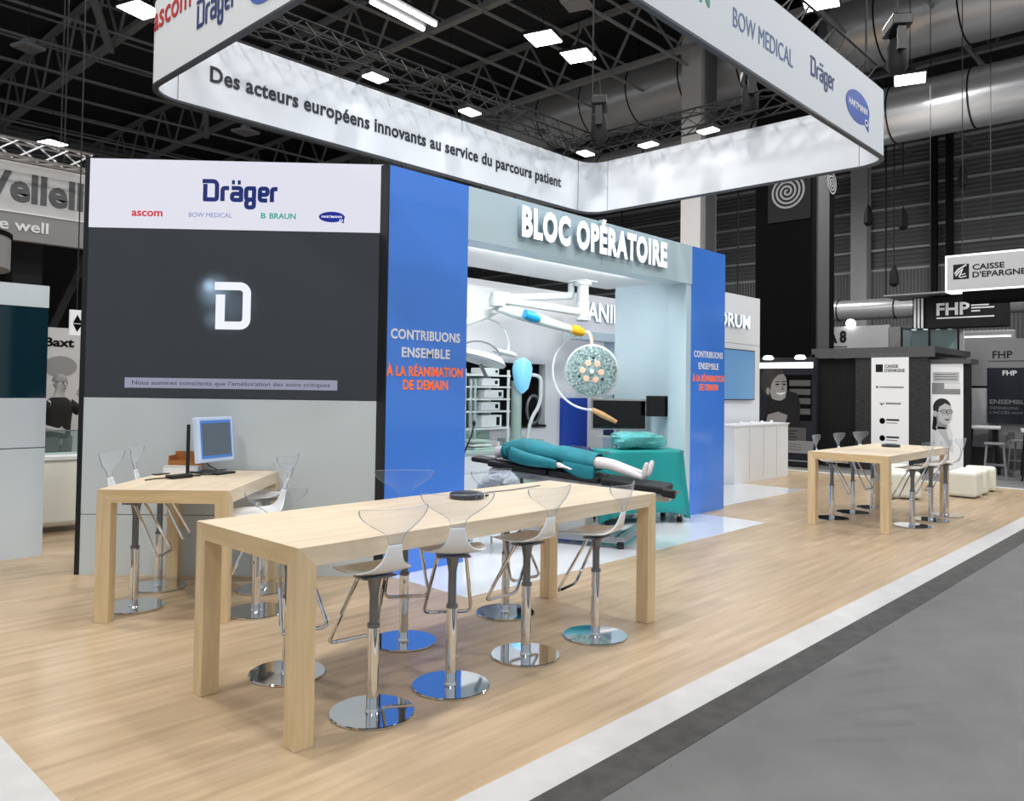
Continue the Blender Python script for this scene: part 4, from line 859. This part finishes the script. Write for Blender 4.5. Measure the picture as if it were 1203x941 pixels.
def puck(x, y, label):
    r = thing('table_hub', label, 'table hub', (x, y, TH+.0005), .3, 'dark rounded hubs on the tables')
    MB().lathe([(.115, 0), (.125, .008), (.125, .03), (.115, .04), (.02, .043)], n=32).build('body', 'puck_blue', r, smooth=True)
    MB().lathe([(.085, .0425), (.08, .046), (.01, .047)], n=28).build('cover', 'dark_grey', r, smooth=True)
    for k in range(3): MB().box((-.12+.085*k, -.131, .012), (-.08+.085*k, -.120, .028)).build('socket', 'black_plastic', r)
puck(3.97, 4.16, 'dark blue rounded hub lying on the front oak table'); puck(12.55, 4.02, 'dark round hub lying on the farther oak table')
cw = thing('steel_wire', 'thin curved grey cable lying on the front table beyond its middle', 'cable', (0, 0, TH))
MB().tube([(4.05, 4.20, .006), (4.3, 4.26, .006), (4.55, 4.24, .006), (4.9, 4.28, .006)], .005, 6).build('wire', 'gas_lift', cw)

# ------------------------------------------------------------------ left neighbour: grey wall with screen
lw = thing('booth_wall', 'grey booth wall with a dark teal screen at the left edge', 'booth wall', (0, 9.1, 0))
MB().box((-1.2, 0, 0), (2.69, .12, 1.10)).build('lower_panel', 'wall_grey', lw); MB().box((-1.2, 0, 1.11), (2.69, .12, 1.61)).build('upper_panel', 'wall_grey', lw); MB().box((-1.2, .004, 1.10), (2.69, .12, 1.11)).build('joint', 'dark_grey', lw)
MB().box((-1.2, 0, 2.54), (2.69, .12, 2.765)).build('top_panel', 'wall_grey', lw); MB().box((-1.2, .01, 1.61), (2.69, .12, 2.54)).build('screen', 'tv_teal', lw)
# counter with glass front behind it, and cream bench
be = thing('cream_bench', 'cream upholstered counter seen in the gap beside the screen wall', 'counter', (3.3, 10.6, 0), -.1)
MB().box((-1.3, -.3, .10), (1.0, .3, .86)).build('body', 'cream', be, bevel=.04); MB().box((-1.32, -.32, .86), (1.02, .32, .90)).build('worktop', 'wall_white', be)
for x in (-.5, -.24, .5): MB().cyl((x, -.2, 0), (x-.02, -.2, .12), .02, n=8).build('leg', 'steel', be)
gs = thing('glass_screen', 'low clear glass screen standing on the cream counter', 'glass screen', (3.3, 10.62, .90), -.1)
MB().box((-1.25, -.01, 0), (.98, .005, .28)).build('pane', 'glass', gs); MB().box((-1.25, -.014, .28), (.98, .01, .295)).build('top_rail', 'dull_steel', gs)
# person
pe = thing('person', 'person in black t-shirt and grey trousers raising one hand to the face', 'person', (3.88, 12.6, 0), math.radians(20))
pts = [(0, 0, 1.0, .15, .11), (0, 0, 1.18, .15, .11), (0, 0, 1.42, .19, .12), (0, 0, 1.55, .075), (.0, -.03, 1.64, .06), (.0, -.04, 1.74, .085, .10), (0, -.03, 1.84, .075, .085),
       (-.10, 0, .93, .10), (-.11, -.01, .52, .068), (-.11, 0, .47, .064), (-.11, .03, .10, .045), (-.11, -.02, .05, .045), (-.12, -.16, .04, .035),
       (.10, 0, .93, .10), (.11, -.01, .52, .068), (.11, 0, .47, .064), (.11, .03, .10, .045), (.11, -.02, .05, .045), (.12, -.16, .04, .035),
       (-.22, 0, 1.45, .062), (-.30, .02, 1.20, .045), (-.30, -.02, 1.16, .042), (-.20, -.24, 1.10, .032), (-.18, -.30, 1.10, .035, .02),
       (.22, 0, 1.45, .062), (.31, -.14, 1.30, .046), (.30, -.18, 1.31, .043), (.17, -.26, 1.55, .032), (.13, -.27, 1.61, .035, .02)]
ed = [(0,1),(1,2),(2,3),(3,4),(4,5),(5,6),(0,7),(7,8),(8,9),(9,10),(10,11),(11,12),(0,13),(13,14),(14,15),(15,16),(16,17),(17,18),(2,19),(19,20),(20,21),(21,22),(22,23),(2,24),(24,25),(25,26),(26,27),(27,28)]
for base, p0, dirs in ((23, (-.18, -.32, 1.10), (0, -1, -.15)), (28, (.12, -.275, 1.635), (-.25, -.15, .95))):
    d = Vector(dirs).normalized(); side = d.cross(Vector((.2, 1, .1))).normalized()
    for k, ln in enumerate((.06, .072, .068, .052)):
        i = len(pts); q = Vector(p0)+side*(k-1.5)*.018
        pts += [(*q, .0095), (*(q+d*ln*.5), .0085), (*(q+d*ln+Vector((0, -.012, -.01))), .007)]; ed += [(base, i), (i, i+1), (i+1, i+2)]
    i = len(pts); q = Vector(p0)-d*.03+side*.035; pts += [(*q, .011), (*(q+d*.03+side*.015), .009)]; ed += [(base, i), (i, i+1)]
body = skin('body', pts, ed, 'skin_grey', pe)
mb = MB(); mb.lathe([(.003, -.02), (.014, 0), (.012, .02), (.003, .04)], (0, -.145, 1.735), 8, axis=(0, .3, 1)); mb.build('nose', 'skin_grey', pe, smooth=True)
mb = MB()
for s in (-1, 1): mb.lathe([(.004, -.03), (.022, -.01), (.024, .015), (.006, .035)], (s*.088, -.03, 1.735), 8)
mb.build('ear', 'skin_mid', pe, smooth=True)
mb = MB()
for s in (-1, 1): mb.lathe([(.003, -.008), (.011, 0), (.003, .008)], (s*.033, -.132, 1.765), 8, axis=(0, -1, 0))
mb.build('eye', 'hair_dark', pe, smooth=True)
MB().box((-.025, -.136, 1.683), (.025, -.125, 1.69)).build('mouth', 'grey_2', pe)
mb = MB(); R = []
for i in range(7):
    th = PI/2*i/6*1.05; R.append([Vector((.094*math.cos(2*PI*k/18)*math.sin(th+.02), -.03+.108*math.sin(2*PI*k/18)*math.sin(th+.02)+.012, 1.79+.105*math.cos(th))) for k in range(18)])
MB().grid(R, True).build('hair', 'grey_3', pe, smooth=True, angle=180)
def ring_loft(rows, name, m, parent, n=18):
    MB().grid([[Vector((cx+rx*math.cos(2*PI*k/n), cy+ry*math.sin(2*PI*k/n), z)) for k in range(n)] for cx, cy, z, rx, ry in rows], True).build(name, m, parent, sub=1, solid=.006)
ring_loft([(0, 0, .96, .185, .14), (0, 0, 1.10, .18, .135), (0, 0, 1.25, .19, .14), (0, 0, 1.42, .225, .145), (0, 0, 1.50, .19, .12), (0, -.01, 1.56, .09, .085)], 't_shirt', 'shirt_black', pe)
for s, e in ((-1, (-.285, .015, 1.25)), (1, (.285, -.09, 1.34))):
    MB().tube([(s*.17, 0, 1.47), (s*.235, 0 if s < 0 else -.03, 1.41), e], [.075, .076, .066], 14).build('sleeve', 'shirt_black', pe, smooth=True)
for s in (-1, 1): ring_loft([(s*.095, 0, 1.0, .115, .13), (s*.10, 0, .85, .105, .12), (s*.11, 0, .5, .085, .09), (s*.11, .02, .10, .07, .075)], 'trouser_leg', 'trousers_grey', pe)
for s in (-1, 1): MB().tube([(s*.11, .05, .035), (s*.11, -.04, .045), (s*.12, -.17, .035), (s*.12, -.22, .03)], [.045, .055, .05, .025], 12).build('shoe', 'black_matte', pe, smooth=True)
# sign pillar behind the person
sp = thing('sign_panel', 'pale upright panel with black lettering behind the standing person', 'sign', (3.95, 13.6, 0))
MB().box((-.6, 0, 0), (.75, .1, 2.62)).build('panel', 'grey_4', sp); text('Baxt', plane((0, -.002, 0), (1, 0)), .02, 2.33, .13, .42, 'hall_black', sp, .004, .03)
MB().plate(ell(.25, 2.02, .24, .16, 24), plane((0, -.002, 0), (1, 0)), .004).build('emblem', 'grey_3', sp)
ar = thing('arrow_sign', 'small white box sign with two black arrowheads beside the screen wall', 'sign', (3.56, 11.0, 2.38))
MB().box((-.06, 0, 0), (.10, .05, .32)).build('box', 'sign_lit', ar); T = plane((.02, -.002, 0), (1, 0)); mb = MB(); mb.plate([(-.05, .15), (.06, .15), (.0, .26)], T, .003); mb.plate([(-.05, .14), (.0, .04), (.06, .14)], T, .003); mb.build('arrow', 'hall_black', ar)
MB().cyl((.02, .025, .32), (.02, .025, ZR-2.43), .008, n=6).build('cable', 'truss_dark', ar)
# hanging sign at upper left with truss
ws = thing('hanging_sign', 'two-tone grey hanging sign with large rounded letters at the left edge', 'sign', (0, 14.6, 0))
MB().box((-1.0, 0, 4.52), (4.86, .15, 5.32)).build('upper_board', 'grey_4', ws); MB().box((-1.0, .01, 4.06), (4.86, .15, 4.50)).build('lower_board', 'grey_3', ws); MB().box((-1.0, -.01, 4.50), (4.86, .15, 4.52)).build('rail', 'grey_5', ws)
T = plane((0, -.002, 0), (1, 0))
text('Wellell', T, 3.03, 4.70, .44, 1.76, 'grey_2', ws, .01, .03); text('live well', T, 3.30, 4.22, .17, .97, 'grey_5', ws, .01, .02)
MB().cyl((1, .07, 5.3), (1, .07, 12.2), .012, n=6).build('cable', 'truss_dark', ws); MB().cyl((4.5, .07, 5.3), (4.5, .07, 12.2), .012, n=6).build('cable', 'truss_dark', ws)
at = thing('aluminium_truss', 'bright aluminium lattice truss above the sign with rounded letters', 'truss', (0, 14.2, 5.42)); mb = MB(); lattice(mb, (-1, 0, 0), (4.75, 0, 0), .26, .34, .022, .012); mb.build('truss_beam', 'alu', at)
MB().cyl((.2, 0, .1), (.2, 0, 6.8), .01, n=6).build('hoist_cable', 'truss_dark', at); MB().cyl((4.3, 0, .1), (4.3, 0, 6.8), .01, n=6).build('hoist_cable', 'truss_dark', at)
rs = thing('ring_sign', 'large round grey hanging drum at the left edge above the teal screen', 'hanging drum', (2.35, 13.0, 3.32))
MB().lathe([(.9, 0), (.95, .0), (.95, .48), (.9, .48)], n=48).build('drum', 'grey_3', rs, smooth=True); MB().lathe([(.96, .44), (.97, .44), (.97, .5), (.96, .5)], n=48).build('rim', 'hall_black', rs, smooth=True); MB().cyl((0, 0, .48), (0, 0, 8.8), .012, n=6).build('cable', 'truss_dark', rs); MB().bar((-.9, 0, .46), (.9, 0, .46), .03).build('strut', 'truss_dark', rs)
bk = thing('dark_column', 'dark square column behind the gap at the left of the screen wall', 'column', (4.3, 15.5, 0)); MB().box((-.35, -.2, 0), (.1, .2, 5.6)).build('shaft', 'grey_1', bk); MB().bar((.2, 0, 2.4), (1.0, 0, 4.4), .12).build('brace', 'grey_1', bk)
bb = thing('far_backdrop', 'black drape closing the far side behind the sign panel', 'drape', (5, 17.5, 0)); MB().box((-8, 0, 0), (9, .1, 4.6)).build('cloth', 'hall_black', bb)

# ------------------------------------------------------------------ right neighbours
def face_patch(T, poly, m, parent, name, d0=0.): MB().plate(poly, T @ Matrix.Translation((0, 0, d0)), .002).build(name, m, parent)
# big poster with a smiling woman
po1 = thing('poster_wall', 'dark poster wall showing a smiling woman leaning forward', 'poster', (18.65, 9.1, 0))
MB().box((0, -1.45, 0), (.12, .1, 2.62)).build('board', 'navy_dark', po1); MB().box((-.02, -1.38, 2.36), (0, .1, 2.50)).build('light_strip', 'sign_rim', po1)
T = plane((-.002, .1, 0), (0, -1))
face_patch(T, [(.0, .0), (1.55, 0), (1.55, .12), (0, .12)], 'grey_1', po1, 'skirting'); face_patch(T, [(0, .12), (1.55, .12), (1.55, .15), (0, .15)], 'grey_3', po1, 'skirting')
face_patch(T, [(.75, 1.1), (1.45, 1.1), (1.45, 2.2), (.75, 2.2)], 'hall_black', po1, 'backdrop')
for z in (1.25, 1.5, 1.72, 1.93): face_patch(T, [(.9, z), (1.42, z), (1.42, z+.14), (.9, z+.14)], 'grey_2', po1, 'book_row', .002)
face_patch(T, [(.25, .98), (1.15, .98), (1.18, 1.5), (1.10, 1.75), (.85, 1.82), (.60, 1.55), (.30, 1.35)], 'grey_1', po1, 'jacket', .004)
face_patch(T, [(.30, 1.0), (.80, 1.0), (.86, 1.22), (.62, 1.30), (.36, 1.22)], 'grey_3', po1, 'collar', .006)
face_patch(T, [(.34, 1.30), (.62, 1.30), (.66, 1.72), (.34, 1.72)], 'grey_1', po1, 'neck', .006)
face_patch(T, ell(.49, 2.05, .32, .40, 28), 'poster_hair', po1, 'hair', .008)
face_patch(T, [(.46, 1.62), (.56, 1.58), (.70, 1.57), (.80, 1.64), (.84, 1.80), (.845, 1.98), (.82, 2.13), (.75, 2.22), (.62, 2.20), (.50, 2.08), (.44, 1.95), (.42, 1.78)], 'skin_mid', po1, 'face', .010)
face_patch(T, ell(.36, 1.80, .05, .09, 14), 'skin_mid', po1, 'ear', .010)
for x in (.60, .78): face_patch(T, ell(x, 1.965, .05, .018, 12), 'hall_black', po1, 'eye', .012); face_patch(T, [(x-.06, 2.01), (x+.06, 2.03), (x+.05, 2.05), (x-.06, 2.035)], 'hair_dark', po1, 'eyebrow', .012)
face_patch(T, [(.70, 1.83), (.76, 1.82), (.74, 1.93)], 'grey_2', po1, 'nose', .012)
face_patch(T, [(.58, 1.745), (.68, 1.70), (.79, 1.74), (.80, 1.78), (.68, 1.755), (.58, 1.765)], 'grey_5', po1, 'smile', .012)
face_patch(T, [(0, .58), (1.32, .58), (1.32, .93), (0, .93)], 'grey_2', po1, 'caption_panel', .006); face_patch(T, [(.48, .32), (1.5, .32), (1.5, .62), (.48, .62)], 'grey_3', po1, 'logo_panel', .008)
for k in range(4): face_patch(T, [(.08, .84-.075*k), (1.12-.06*(k % 2), .84-.075*k), (1.12-.06*(k % 2), .86-.075*k), (.08, .86-.075*k)], 'grey_1', po1, 'text_line', .010)
face_patch(T, [(.53, .38), (.73, .38), (.73, .56), (.53, .56)], 'grey_1', po1, 'logo', .010)
for k in range(3): face_patch(T, [(.8, .52-.06*k), (1.2, .52-.06*k), (1.2, .535-.06*k), (.8, .535-.06*k)], 'grey_2', po1, 'text_line', .010)
for y in (-.35, -1.15):
    l_ = thing('poster_lamp', 'small lit lamp over the dark poster wall, %s one' % ('left' if y > -.5 else 'right'), 'lamp', (18.45, 9.1+y, 2.56), 0, 'lamps over the poster wall')
    MB().lathe([(.10, 0), (.14, .03), (.10, .10), (.02, .11)], n=14).build('shade', 'sign_rim', l_, smooth=True); MB().bar((0, 0, .06), (.22, 0, .03), .02).build('arm', 'truss_dark', l_)
# cabin
cbn = thing('cabin', 'dark walled cabin with curtain and white logo panel', 'cabin', (19.5, 8.05, 0))
mb = MB().box((0, -2.75, 2.72), (3.0, .02, 2.86)); mb.box((-.03, -2.75, 2.62), (0, .05, 2.86)); mb.box((-.03, -.03, 0), (.1, .06, 2.72)); mb.build('frame', 'grey_2', cbn)
MB().box((.06, -1.0, 0), (.12, -.03, 2.62)).build('curtain', 'curtain', cbn); MB().box((.0, -1.38, 0), (.12, -1.0, 2.62)).build('rough_panel', 'rough_dark', cbn); MB().box((.0, -2.62, 0), (.12, -2.2, 2.62)).build('rough_panel', 'rough_dark', cbn)
MB().box((.12, -2.62, 0), (3.0, -2.5, 2.62)).build('side_wall', 'grey_1', cbn)
lp = MB().box((-.03, -2.2, 0), (.05, -1.38, 2.72)).build('logo_panel', 'sign_lit', cbn)
T = plane((-.032, -1.38, 0), (0, -1))
face_patch(T, [(.10, 2.28), (.26, 2.28), (.26, 2.46), (.10, 2.46)], 'grey_1', lp, 'logo')
text('CAISSE', T, .30, 2.38, .07, .30, 'grey_1', lp, .003, .02); text("D'EPARGNE", T, .30, 2.28, .07, .44, 'grey_1', lp, .003, .02)
face_patch(T, ell(.13, 1.93, .025, .03, 10), 'grey_2', lp, 'dot'); face_patch(T, [(.18, 1.915), (.72, 1.905), (.72, 1.945), (.18, 1.945)], 'grey_3', lp, 'text_line')
face_patch(T, [(.18, 1.58), (.23, 1.50), (.32, 1.58), (.24, 1.54)], 'grey_1', lp, 'logo'); face_patch(T, [(.33, 1.53), (.66, 1.53), (.66, 1.57), (.33, 1.57)], 'grey_3', lp, 'text_line')
for z in (1.14, .74):
    face_patch(T, ell(.25, z, .065, .07, 16), 'hall_black', lp, 'logo'); face_patch(T, [(.34, z+.01), (.62, z+.01), (.62, z+.05), (.34, z+.05)], 'grey_1', lp, 'text_line'); face_patch(T, [(.34, z-.05), (.58, z-.05), (.58, z-.03), (.34, z-.03)], 'grey_3', lp, 'text_line')
# poster with woman in glasses
po2 = thing('poster_wall', 'bright poster of a laughing person with glasses beside the cabin', 'poster', (19.6, 5.42, 0))
MB().box((0, -.66, 0), (.1, 0, 2.46)).build('board', 'sign_lit', po2); MB().box((-.04, -.82, 2.46), (.6, .1, 2.56)).build('header', 'grey_2', po2); MB().box((0, -.80, 0), (.1, -.66, 2.46)).build('edge', 'grey_1', po2)
T = plane((-.002, 0, 0), (0, -1))
face_patch(T, [(.05, 2.06), (.58, 2.06), (.58, 2.28), (.05, 2.28)], 'grey_4', po2, 'caption_panel'); face_patch(T, [(.03, 1.78), (.6, 1.78), (.6, 2.04), (.03, 2.04)], 'grey_3', po2, 'picture'); face_patch(T, [(.28, 1.90), (.60, 1.90), (.60, 2.03), (.28, 2.03)], 'grey_5', po2, 'logo_panel', .002)
for k in range(3): face_patch(T, [(.08, 2.22-.055*k), (.54, 2.22-.055*k), (.54, 2.235-.055*k), (.08, 2.235-.055*k)], 'grey_2', po2, 'text_line', .002)
face_patch(T, [(.02, .5), (.46, .5), (.44, .95), (.38, 1.12), (.16, 1.12), (.04, 1.0)], 'grey_5', po2, 'coat', .002)
face_patch(T, [(.10, 1.05), (.30, 1.05), (.42, .62), (.38, .60)], 'grey_4', po2, 'lapel', .004)
face_patch(T, [(.14, 1.0), (.34, 1.0), (.34, 1.30), (.12, 1.30)], 'skin_mid', po2, 'neck', .004)
face_patch(T, ell(.235, 1.48, .185, .21, 24), 'hair_dark', po2, 'hair', .006); face_patch(T, [(.03, 1.0), (.12, .96), (.14, 1.3), (.06, 1.36)], 'grey_1', po2, 'hair', .003)
face_patch(T, [(.17, 1.18), (.28, 1.10), (.38, 1.13), (.43, 1.25), (.44, 1.42), (.42, 1.52), (.30, 1.58), (.18, 1.50), (.14, 1.34)], 'grey_4', po2, 'face', .008)
face_patch(T, ell(.10, 1.34, .04, .07, 12), 'grey_4', po2, 'ear', .008)
mb = MB(); TT = T @ Matrix.Translation((0, 0, .010))
for x in (.27, .39): mb.ribbon(ell(x, 1.395, .055, .045, 14), .012, TT, .002, True)
mb.ribbon([(.21, 1.40), (.10, 1.42)], .012, TT, .002); mb.build('glasses', 'hall_black', po2)
for x in (.27, .39): face_patch(T, ell(x, 1.40, .022, .010, 8), 'hall_black', po2, 'eye', .010)
face_patch(T, [(.33, 1.32), (.37, 1.31), (.35, 1.38)], 'grey_3', po2, 'nose', .010); face_patch(T, [(.27, 1.23), (.34, 1.19), (.41, 1.24), (.34, 1.225)], 'grey_1', po2, 'smile', .010)
# overhead signs
sg = thing('hanging_sign', 'bright rimmed sign reading CAISSE D\'EPARGNE hanging at the right edge', 'sign', (20, 5.23, 4.11))
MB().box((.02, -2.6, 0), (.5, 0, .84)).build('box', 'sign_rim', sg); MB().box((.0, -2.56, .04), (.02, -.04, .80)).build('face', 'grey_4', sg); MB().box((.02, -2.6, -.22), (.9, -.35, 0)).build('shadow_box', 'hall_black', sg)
T = plane((-.002, 0, 0), (0, -1))
face_patch(T, [(.17, .28), (.49, .28), (.49, .62), (.17, .62)], 'grey_1', sg, 'logo')
mb = MB(); TT = T @ Matrix.Translation((0, 0, .002)); mb.ribbon([(.20, .41), (.27, .50), (.44, .60)], .03, TT, .002); mb.ribbon([(.22, .36), (.30, .46), (.36, .50), (.29, .33)], .028, TT, .002); mb.ribbon([(.31, .32), (.44, .34)], .02, TT, .002); mb.ribbon([(.34, .38), (.42, .40)], .02, TT, .002); mb.build('emblem', 'grey_5', sg)
text('CAISSE', T, .56, .47, .12, .62, 'grey_1', sg, .004, .02); text("D'EPARGNE", T, .56, .30, .12, 1.02, 'grey_1', sg, .004, .02)
for y in (-.3, -2.2): MB().cyl((.25, y, .84), (.25, y, ZR-4.16), .01, n=6).build('cable', 'truss_dark', sg)
fh = thing('hanging_sign', 'dark grey sign reading FHP with a striped end face', 'sign', (23, 6.50, 3.54))
MB().box((0, -1.85, 0), (.6, 0, .82)).build('box', 'grey_1', fh); T = plane((-.002, 0, 0), (0, -1))
text('FHP', T, .28, .33, .30, .78, 'grey_5', fh, .004, .03)
for x0, x1, z in ((1.10, 1.50, .53), (1.10, 1.62, .46), (1.10, 1.30, .38), (.28, 1.62, .23)): face_patch(T, [(x0, z), (x1, z), (x1, z+.035), (x0, z+.035)], 'grey_5', fh, 'text_line')
MB().box((-.05, 0, 0), (.6, .03, .82)).build('end_face', 'grey_1', fh)
for k in range(3): MB().box((-.06, .03+.09*k, .0), (.02, .08+.09*k, .80)).build('stripe', 'grey_5', fh)
MB().box((-.02, 0, 0), (.0, .30, .82)).build('end_face', 'hall_black', fh); MB().box((-.5, -.9, .86), (.9, .9, .90)).build('canopy', 'grey_3', fh)
for y in (-.2, -1.6): MB().cyl((-.25, y, .90), (-.25, y, ZR-3.54-.05), .01, n=6).build('cable', 'truss_dark', fh)
# walls of the stands behind
rb = thing('booth_wall', 'light grey stand wall with small FHP lettering at the right edge', 'booth wall', (22.2, 5.4, 0))
MB().box((0, -3.4, 0), (.15, -.55, 3.15)).build('panel', 'grey_3', rb); MB().box((0, -.55, 0), (.15, .3, 2.0)).build('side_panel', 'grey_4', rb); MB().box((-.01, -3.4, 2.6), (0, -.55, 2.62)).build('joint', 'grey_2', rb)
T = plane((-.004, .3, 0), (0, -1)); text('FHP', T, .95, 2.68, .17, .42, 'grey_1', rb, .004, .01)
for k in range(4): face_patch(T, [(.12, 1.35+.11*k), (.5, 1.35+.11*k), (.5, 1.40+.11*k), (.12, 1.40+.11*k)], 'grey_1', rb, 'shelf_row')
face_patch(T, [(.02, 1.95), (.84, 1.95), (.84, 2.0), (.02, 2.0)], 'hall_black', rb, 'rail')
MB().box((-.01, -3.4, 0), (.0, .3, .5)).build('plinth', 'grey_2', rb)
pn = thing('notice_panel', 'dark panel headed FHP above the grey tables at the right edge', 'sign', (22.1, 4.85, 0))
MB().box((0, -1.6, 1.1), (.06, 0, 2.44)).build('board', 'navy_dark', pn); MB().box((.02, -1.5, 0), (.06, -1.4, 1.1)).build('post', 'grey_2', pn); MB().box((.02, -.2, 0), (.06, -.1, 1.1)).build('post', 'grey_2', pn); T = plane((-.002, 0, 0), (0, -1))
text('FHP', T, .33, 2.26, .11, .30, 'grey_5', pn, .003, .03); text('ENSEMBLE,', T, .06, 1.57, .10, .86, 'grey_3', pn, .003, .02); text('DEFENDONS', T, .06, 1.44, .06, .60, 'grey_3', pn, .003); text("L'ACCÈS AUX SOINS", T, .06, 1.33, .06, 1.05, 'grey_3', pn, .003)
gw = thing('booth_wall', 'pale stand wall with dark letters above the cabin', 'booth wall', (26, 10.6, 0))
MB().box((0, -2.2, 0), (.15, 0, 3.92)).build('panel', 'grey_4', gw); MB().box((0, -3.4, 0), (.15, -2.22, 3.85)).build('side_panel', 'grey_3', gw)
T = plane((-.004, 0, 0), (0, -1)); text('A 8', T, .30, 3.42, .34, .62, 'grey_1', gw, .004, .05); face_patch(T, [(.1, 3.25), (.95, 3.25), (.95, 3.29), (.1, 3.29)], 'grey_2', gw, 'text_line')
gc = thing('glass_case', 'glass-fronted lit showcase above the cabin roof', 'showcase', (25, 7.7, 0))
MB().box((0, -1.5, 0), (.9, 0, 2.95)).build('plinth', 'grey_2', gc)
for y in (0, -.75, -1.5): MB().bar((0, y, 2.95), (0, y, 3.75), .05).build('post', 'grey_1', gc)
MB().box((-.02, -1.5, 3.7), (.9, 0, 3.76)).build('roof', 'grey_2', gc); MB().box((.02, -1.45, 2.97), (.03, -.03, 3.7)).build('pane', 'glass', gc); MB().box((.8, -1.45, 2.97), (.85, -.03, 3.7)).build('back_board', 'grey_5', gc)
for k in range(4): MB().lathe([(.05, 0), (.08, .03)], (.3, -.25-.32*k, 3.66), 10).build('spot', 'sign_rim', gc)
gp = thing('booth_wall', 'light grey rounded stand wall behind the FHP sign', 'booth wall', (27, 6.9, 0)); MB().box((0, -1.7, 0), (.2, .0, 3.72)).build('panel', 'grey_3', gp, bevel=.06); MB().box((-.02, -1.6, 3.5), (0, -.1, 3.55)).build('light_strip', 'sign_rim', gp)
bs = thing('far_backdrop', 'black drape closing the hall behind the right-hand stands', 'drape', (33, 0, 0)); MB().box((0, -6, 0), (.1, 16, 3.4)).build('cloth', 'hall_black', bs)
for x, y, z, l in ((26.0, 10.52, 4.6, 'small round lit lamp left of the stand wall with dark letters'), (26.0, 9.55, 4.0, 'small lit lamp at the top edge of the stand wall with dark letters')):
    q = thing('spot_lamp', l, 'lamp', (x, y, z), 0, 'small lit spot lamps on the stands'); MB().lathe([(.03, -.16), (.13, -.08), (.15, .0), (.10, .1), (.02, .13)], n=14, axis=(-.9, 0, -.3)).build('head', 'lamp_lit', q, smooth=True); MB().bar((.06, 0, 0), (.06, 0, -.70 if z > 4.3 else -.10), .03).build('arm', 'truss_dark', q)
# high tables and stools at the right edge
def high_table(x, y, label):
    r = thing('high_table', label, 'table', (x, y, 0), .2, 'grey high tables at the right edge')
    MB().box((-.75, -.35, 1.0), (.75, .35, 1.04)).build('tabletop', 'grey_4', r, bevel=.01)
    for sx in (-1, 1):
        for sy in (-1, 1): MB().bar((sx*.6, sy*.25, 1.0), (sx*.7, sy*.32, -.02), .05).build('leg', 'grey_1', r)
high_table(21.3, 4.75, 'grey high table nearer the bright poster'); high_table(20.3, 3.45, 'grey high table at the right picture edge')
def wire_stool(x, y, rz, label):
    r = thing('counter_stool', label, 'stool', (x, y, 0), rz, 'grey counter stools at the high tables')
    MB().plate(rr(-.2, -.2, .2, .2, .08), Matrix.Translation((0, 0, .72)), .035).build('seat', 'grey_3', r)
    MB().grid(shell_rows([(-.18, .75, .18, 0, 0), (-.22, .82, .19, 0, .03), (-.24, .92, .19, 0, .05)])).build('backrest', 'grey_2', r, solid=.02)
    for sx in (-1, 1):
        for sy in (-1, 1): MB().bar((sx*.15, sy*.15, .72), (sx*.21, sy*.21, -.02), .028).build('leg', 'grey_3', r)
    MB().tube([(-.19, -.19, .28), (.19, -.19, .28), (.19, .19, .28), (-.19, .19, .28)], .011, 6, True).build('foot_ring', 'grey_3', r)
for x, y, rz, l in ((20.35, 5.05, 2.2, 'dark grey counter stool nearest the bright poster'), (19.6, 4.15, .2, 'grey counter stool standing alone before the two high tables'), (21.3, 4.0, 3.0, 'grey counter stool between the high tables'), (19.2, 3.25, 1.2, 'grey counter stool cut by the right picture edge')): wire_stool(x, y, rz, l)
# cream poufs
for i, (x, y, l) in enumerate(((15.6, 3.78, 'cream cube pouf nearest the farther table\'s right leg'), (16.25, 3.80, 'middle cream cube pouf of the row'), (16.9, 3.82, 'rightmost cream cube pouf of the row'), (14.6, 4.45, 'cream cube pouf seen under the farther table, nearer'), (15.3, 4.75, 'cream cube pouf seen under the farther table, middle'), (16.0, 5.05, 'cream cube pouf seen under the farther table, farthest'))):
    r = thing('cube_pouf', l, 'pouf', (x, y, 0), .1*i, 'cream cube poufs by the farther table')
    MB().box((-.25, -.25, .02), (.25, .25, .44)).build('cushion', 'cream', r, bevel=.05); MB().box((-.2, -.2, 0), (.2, .2, .02)).build('foot', 'grey_2', r)
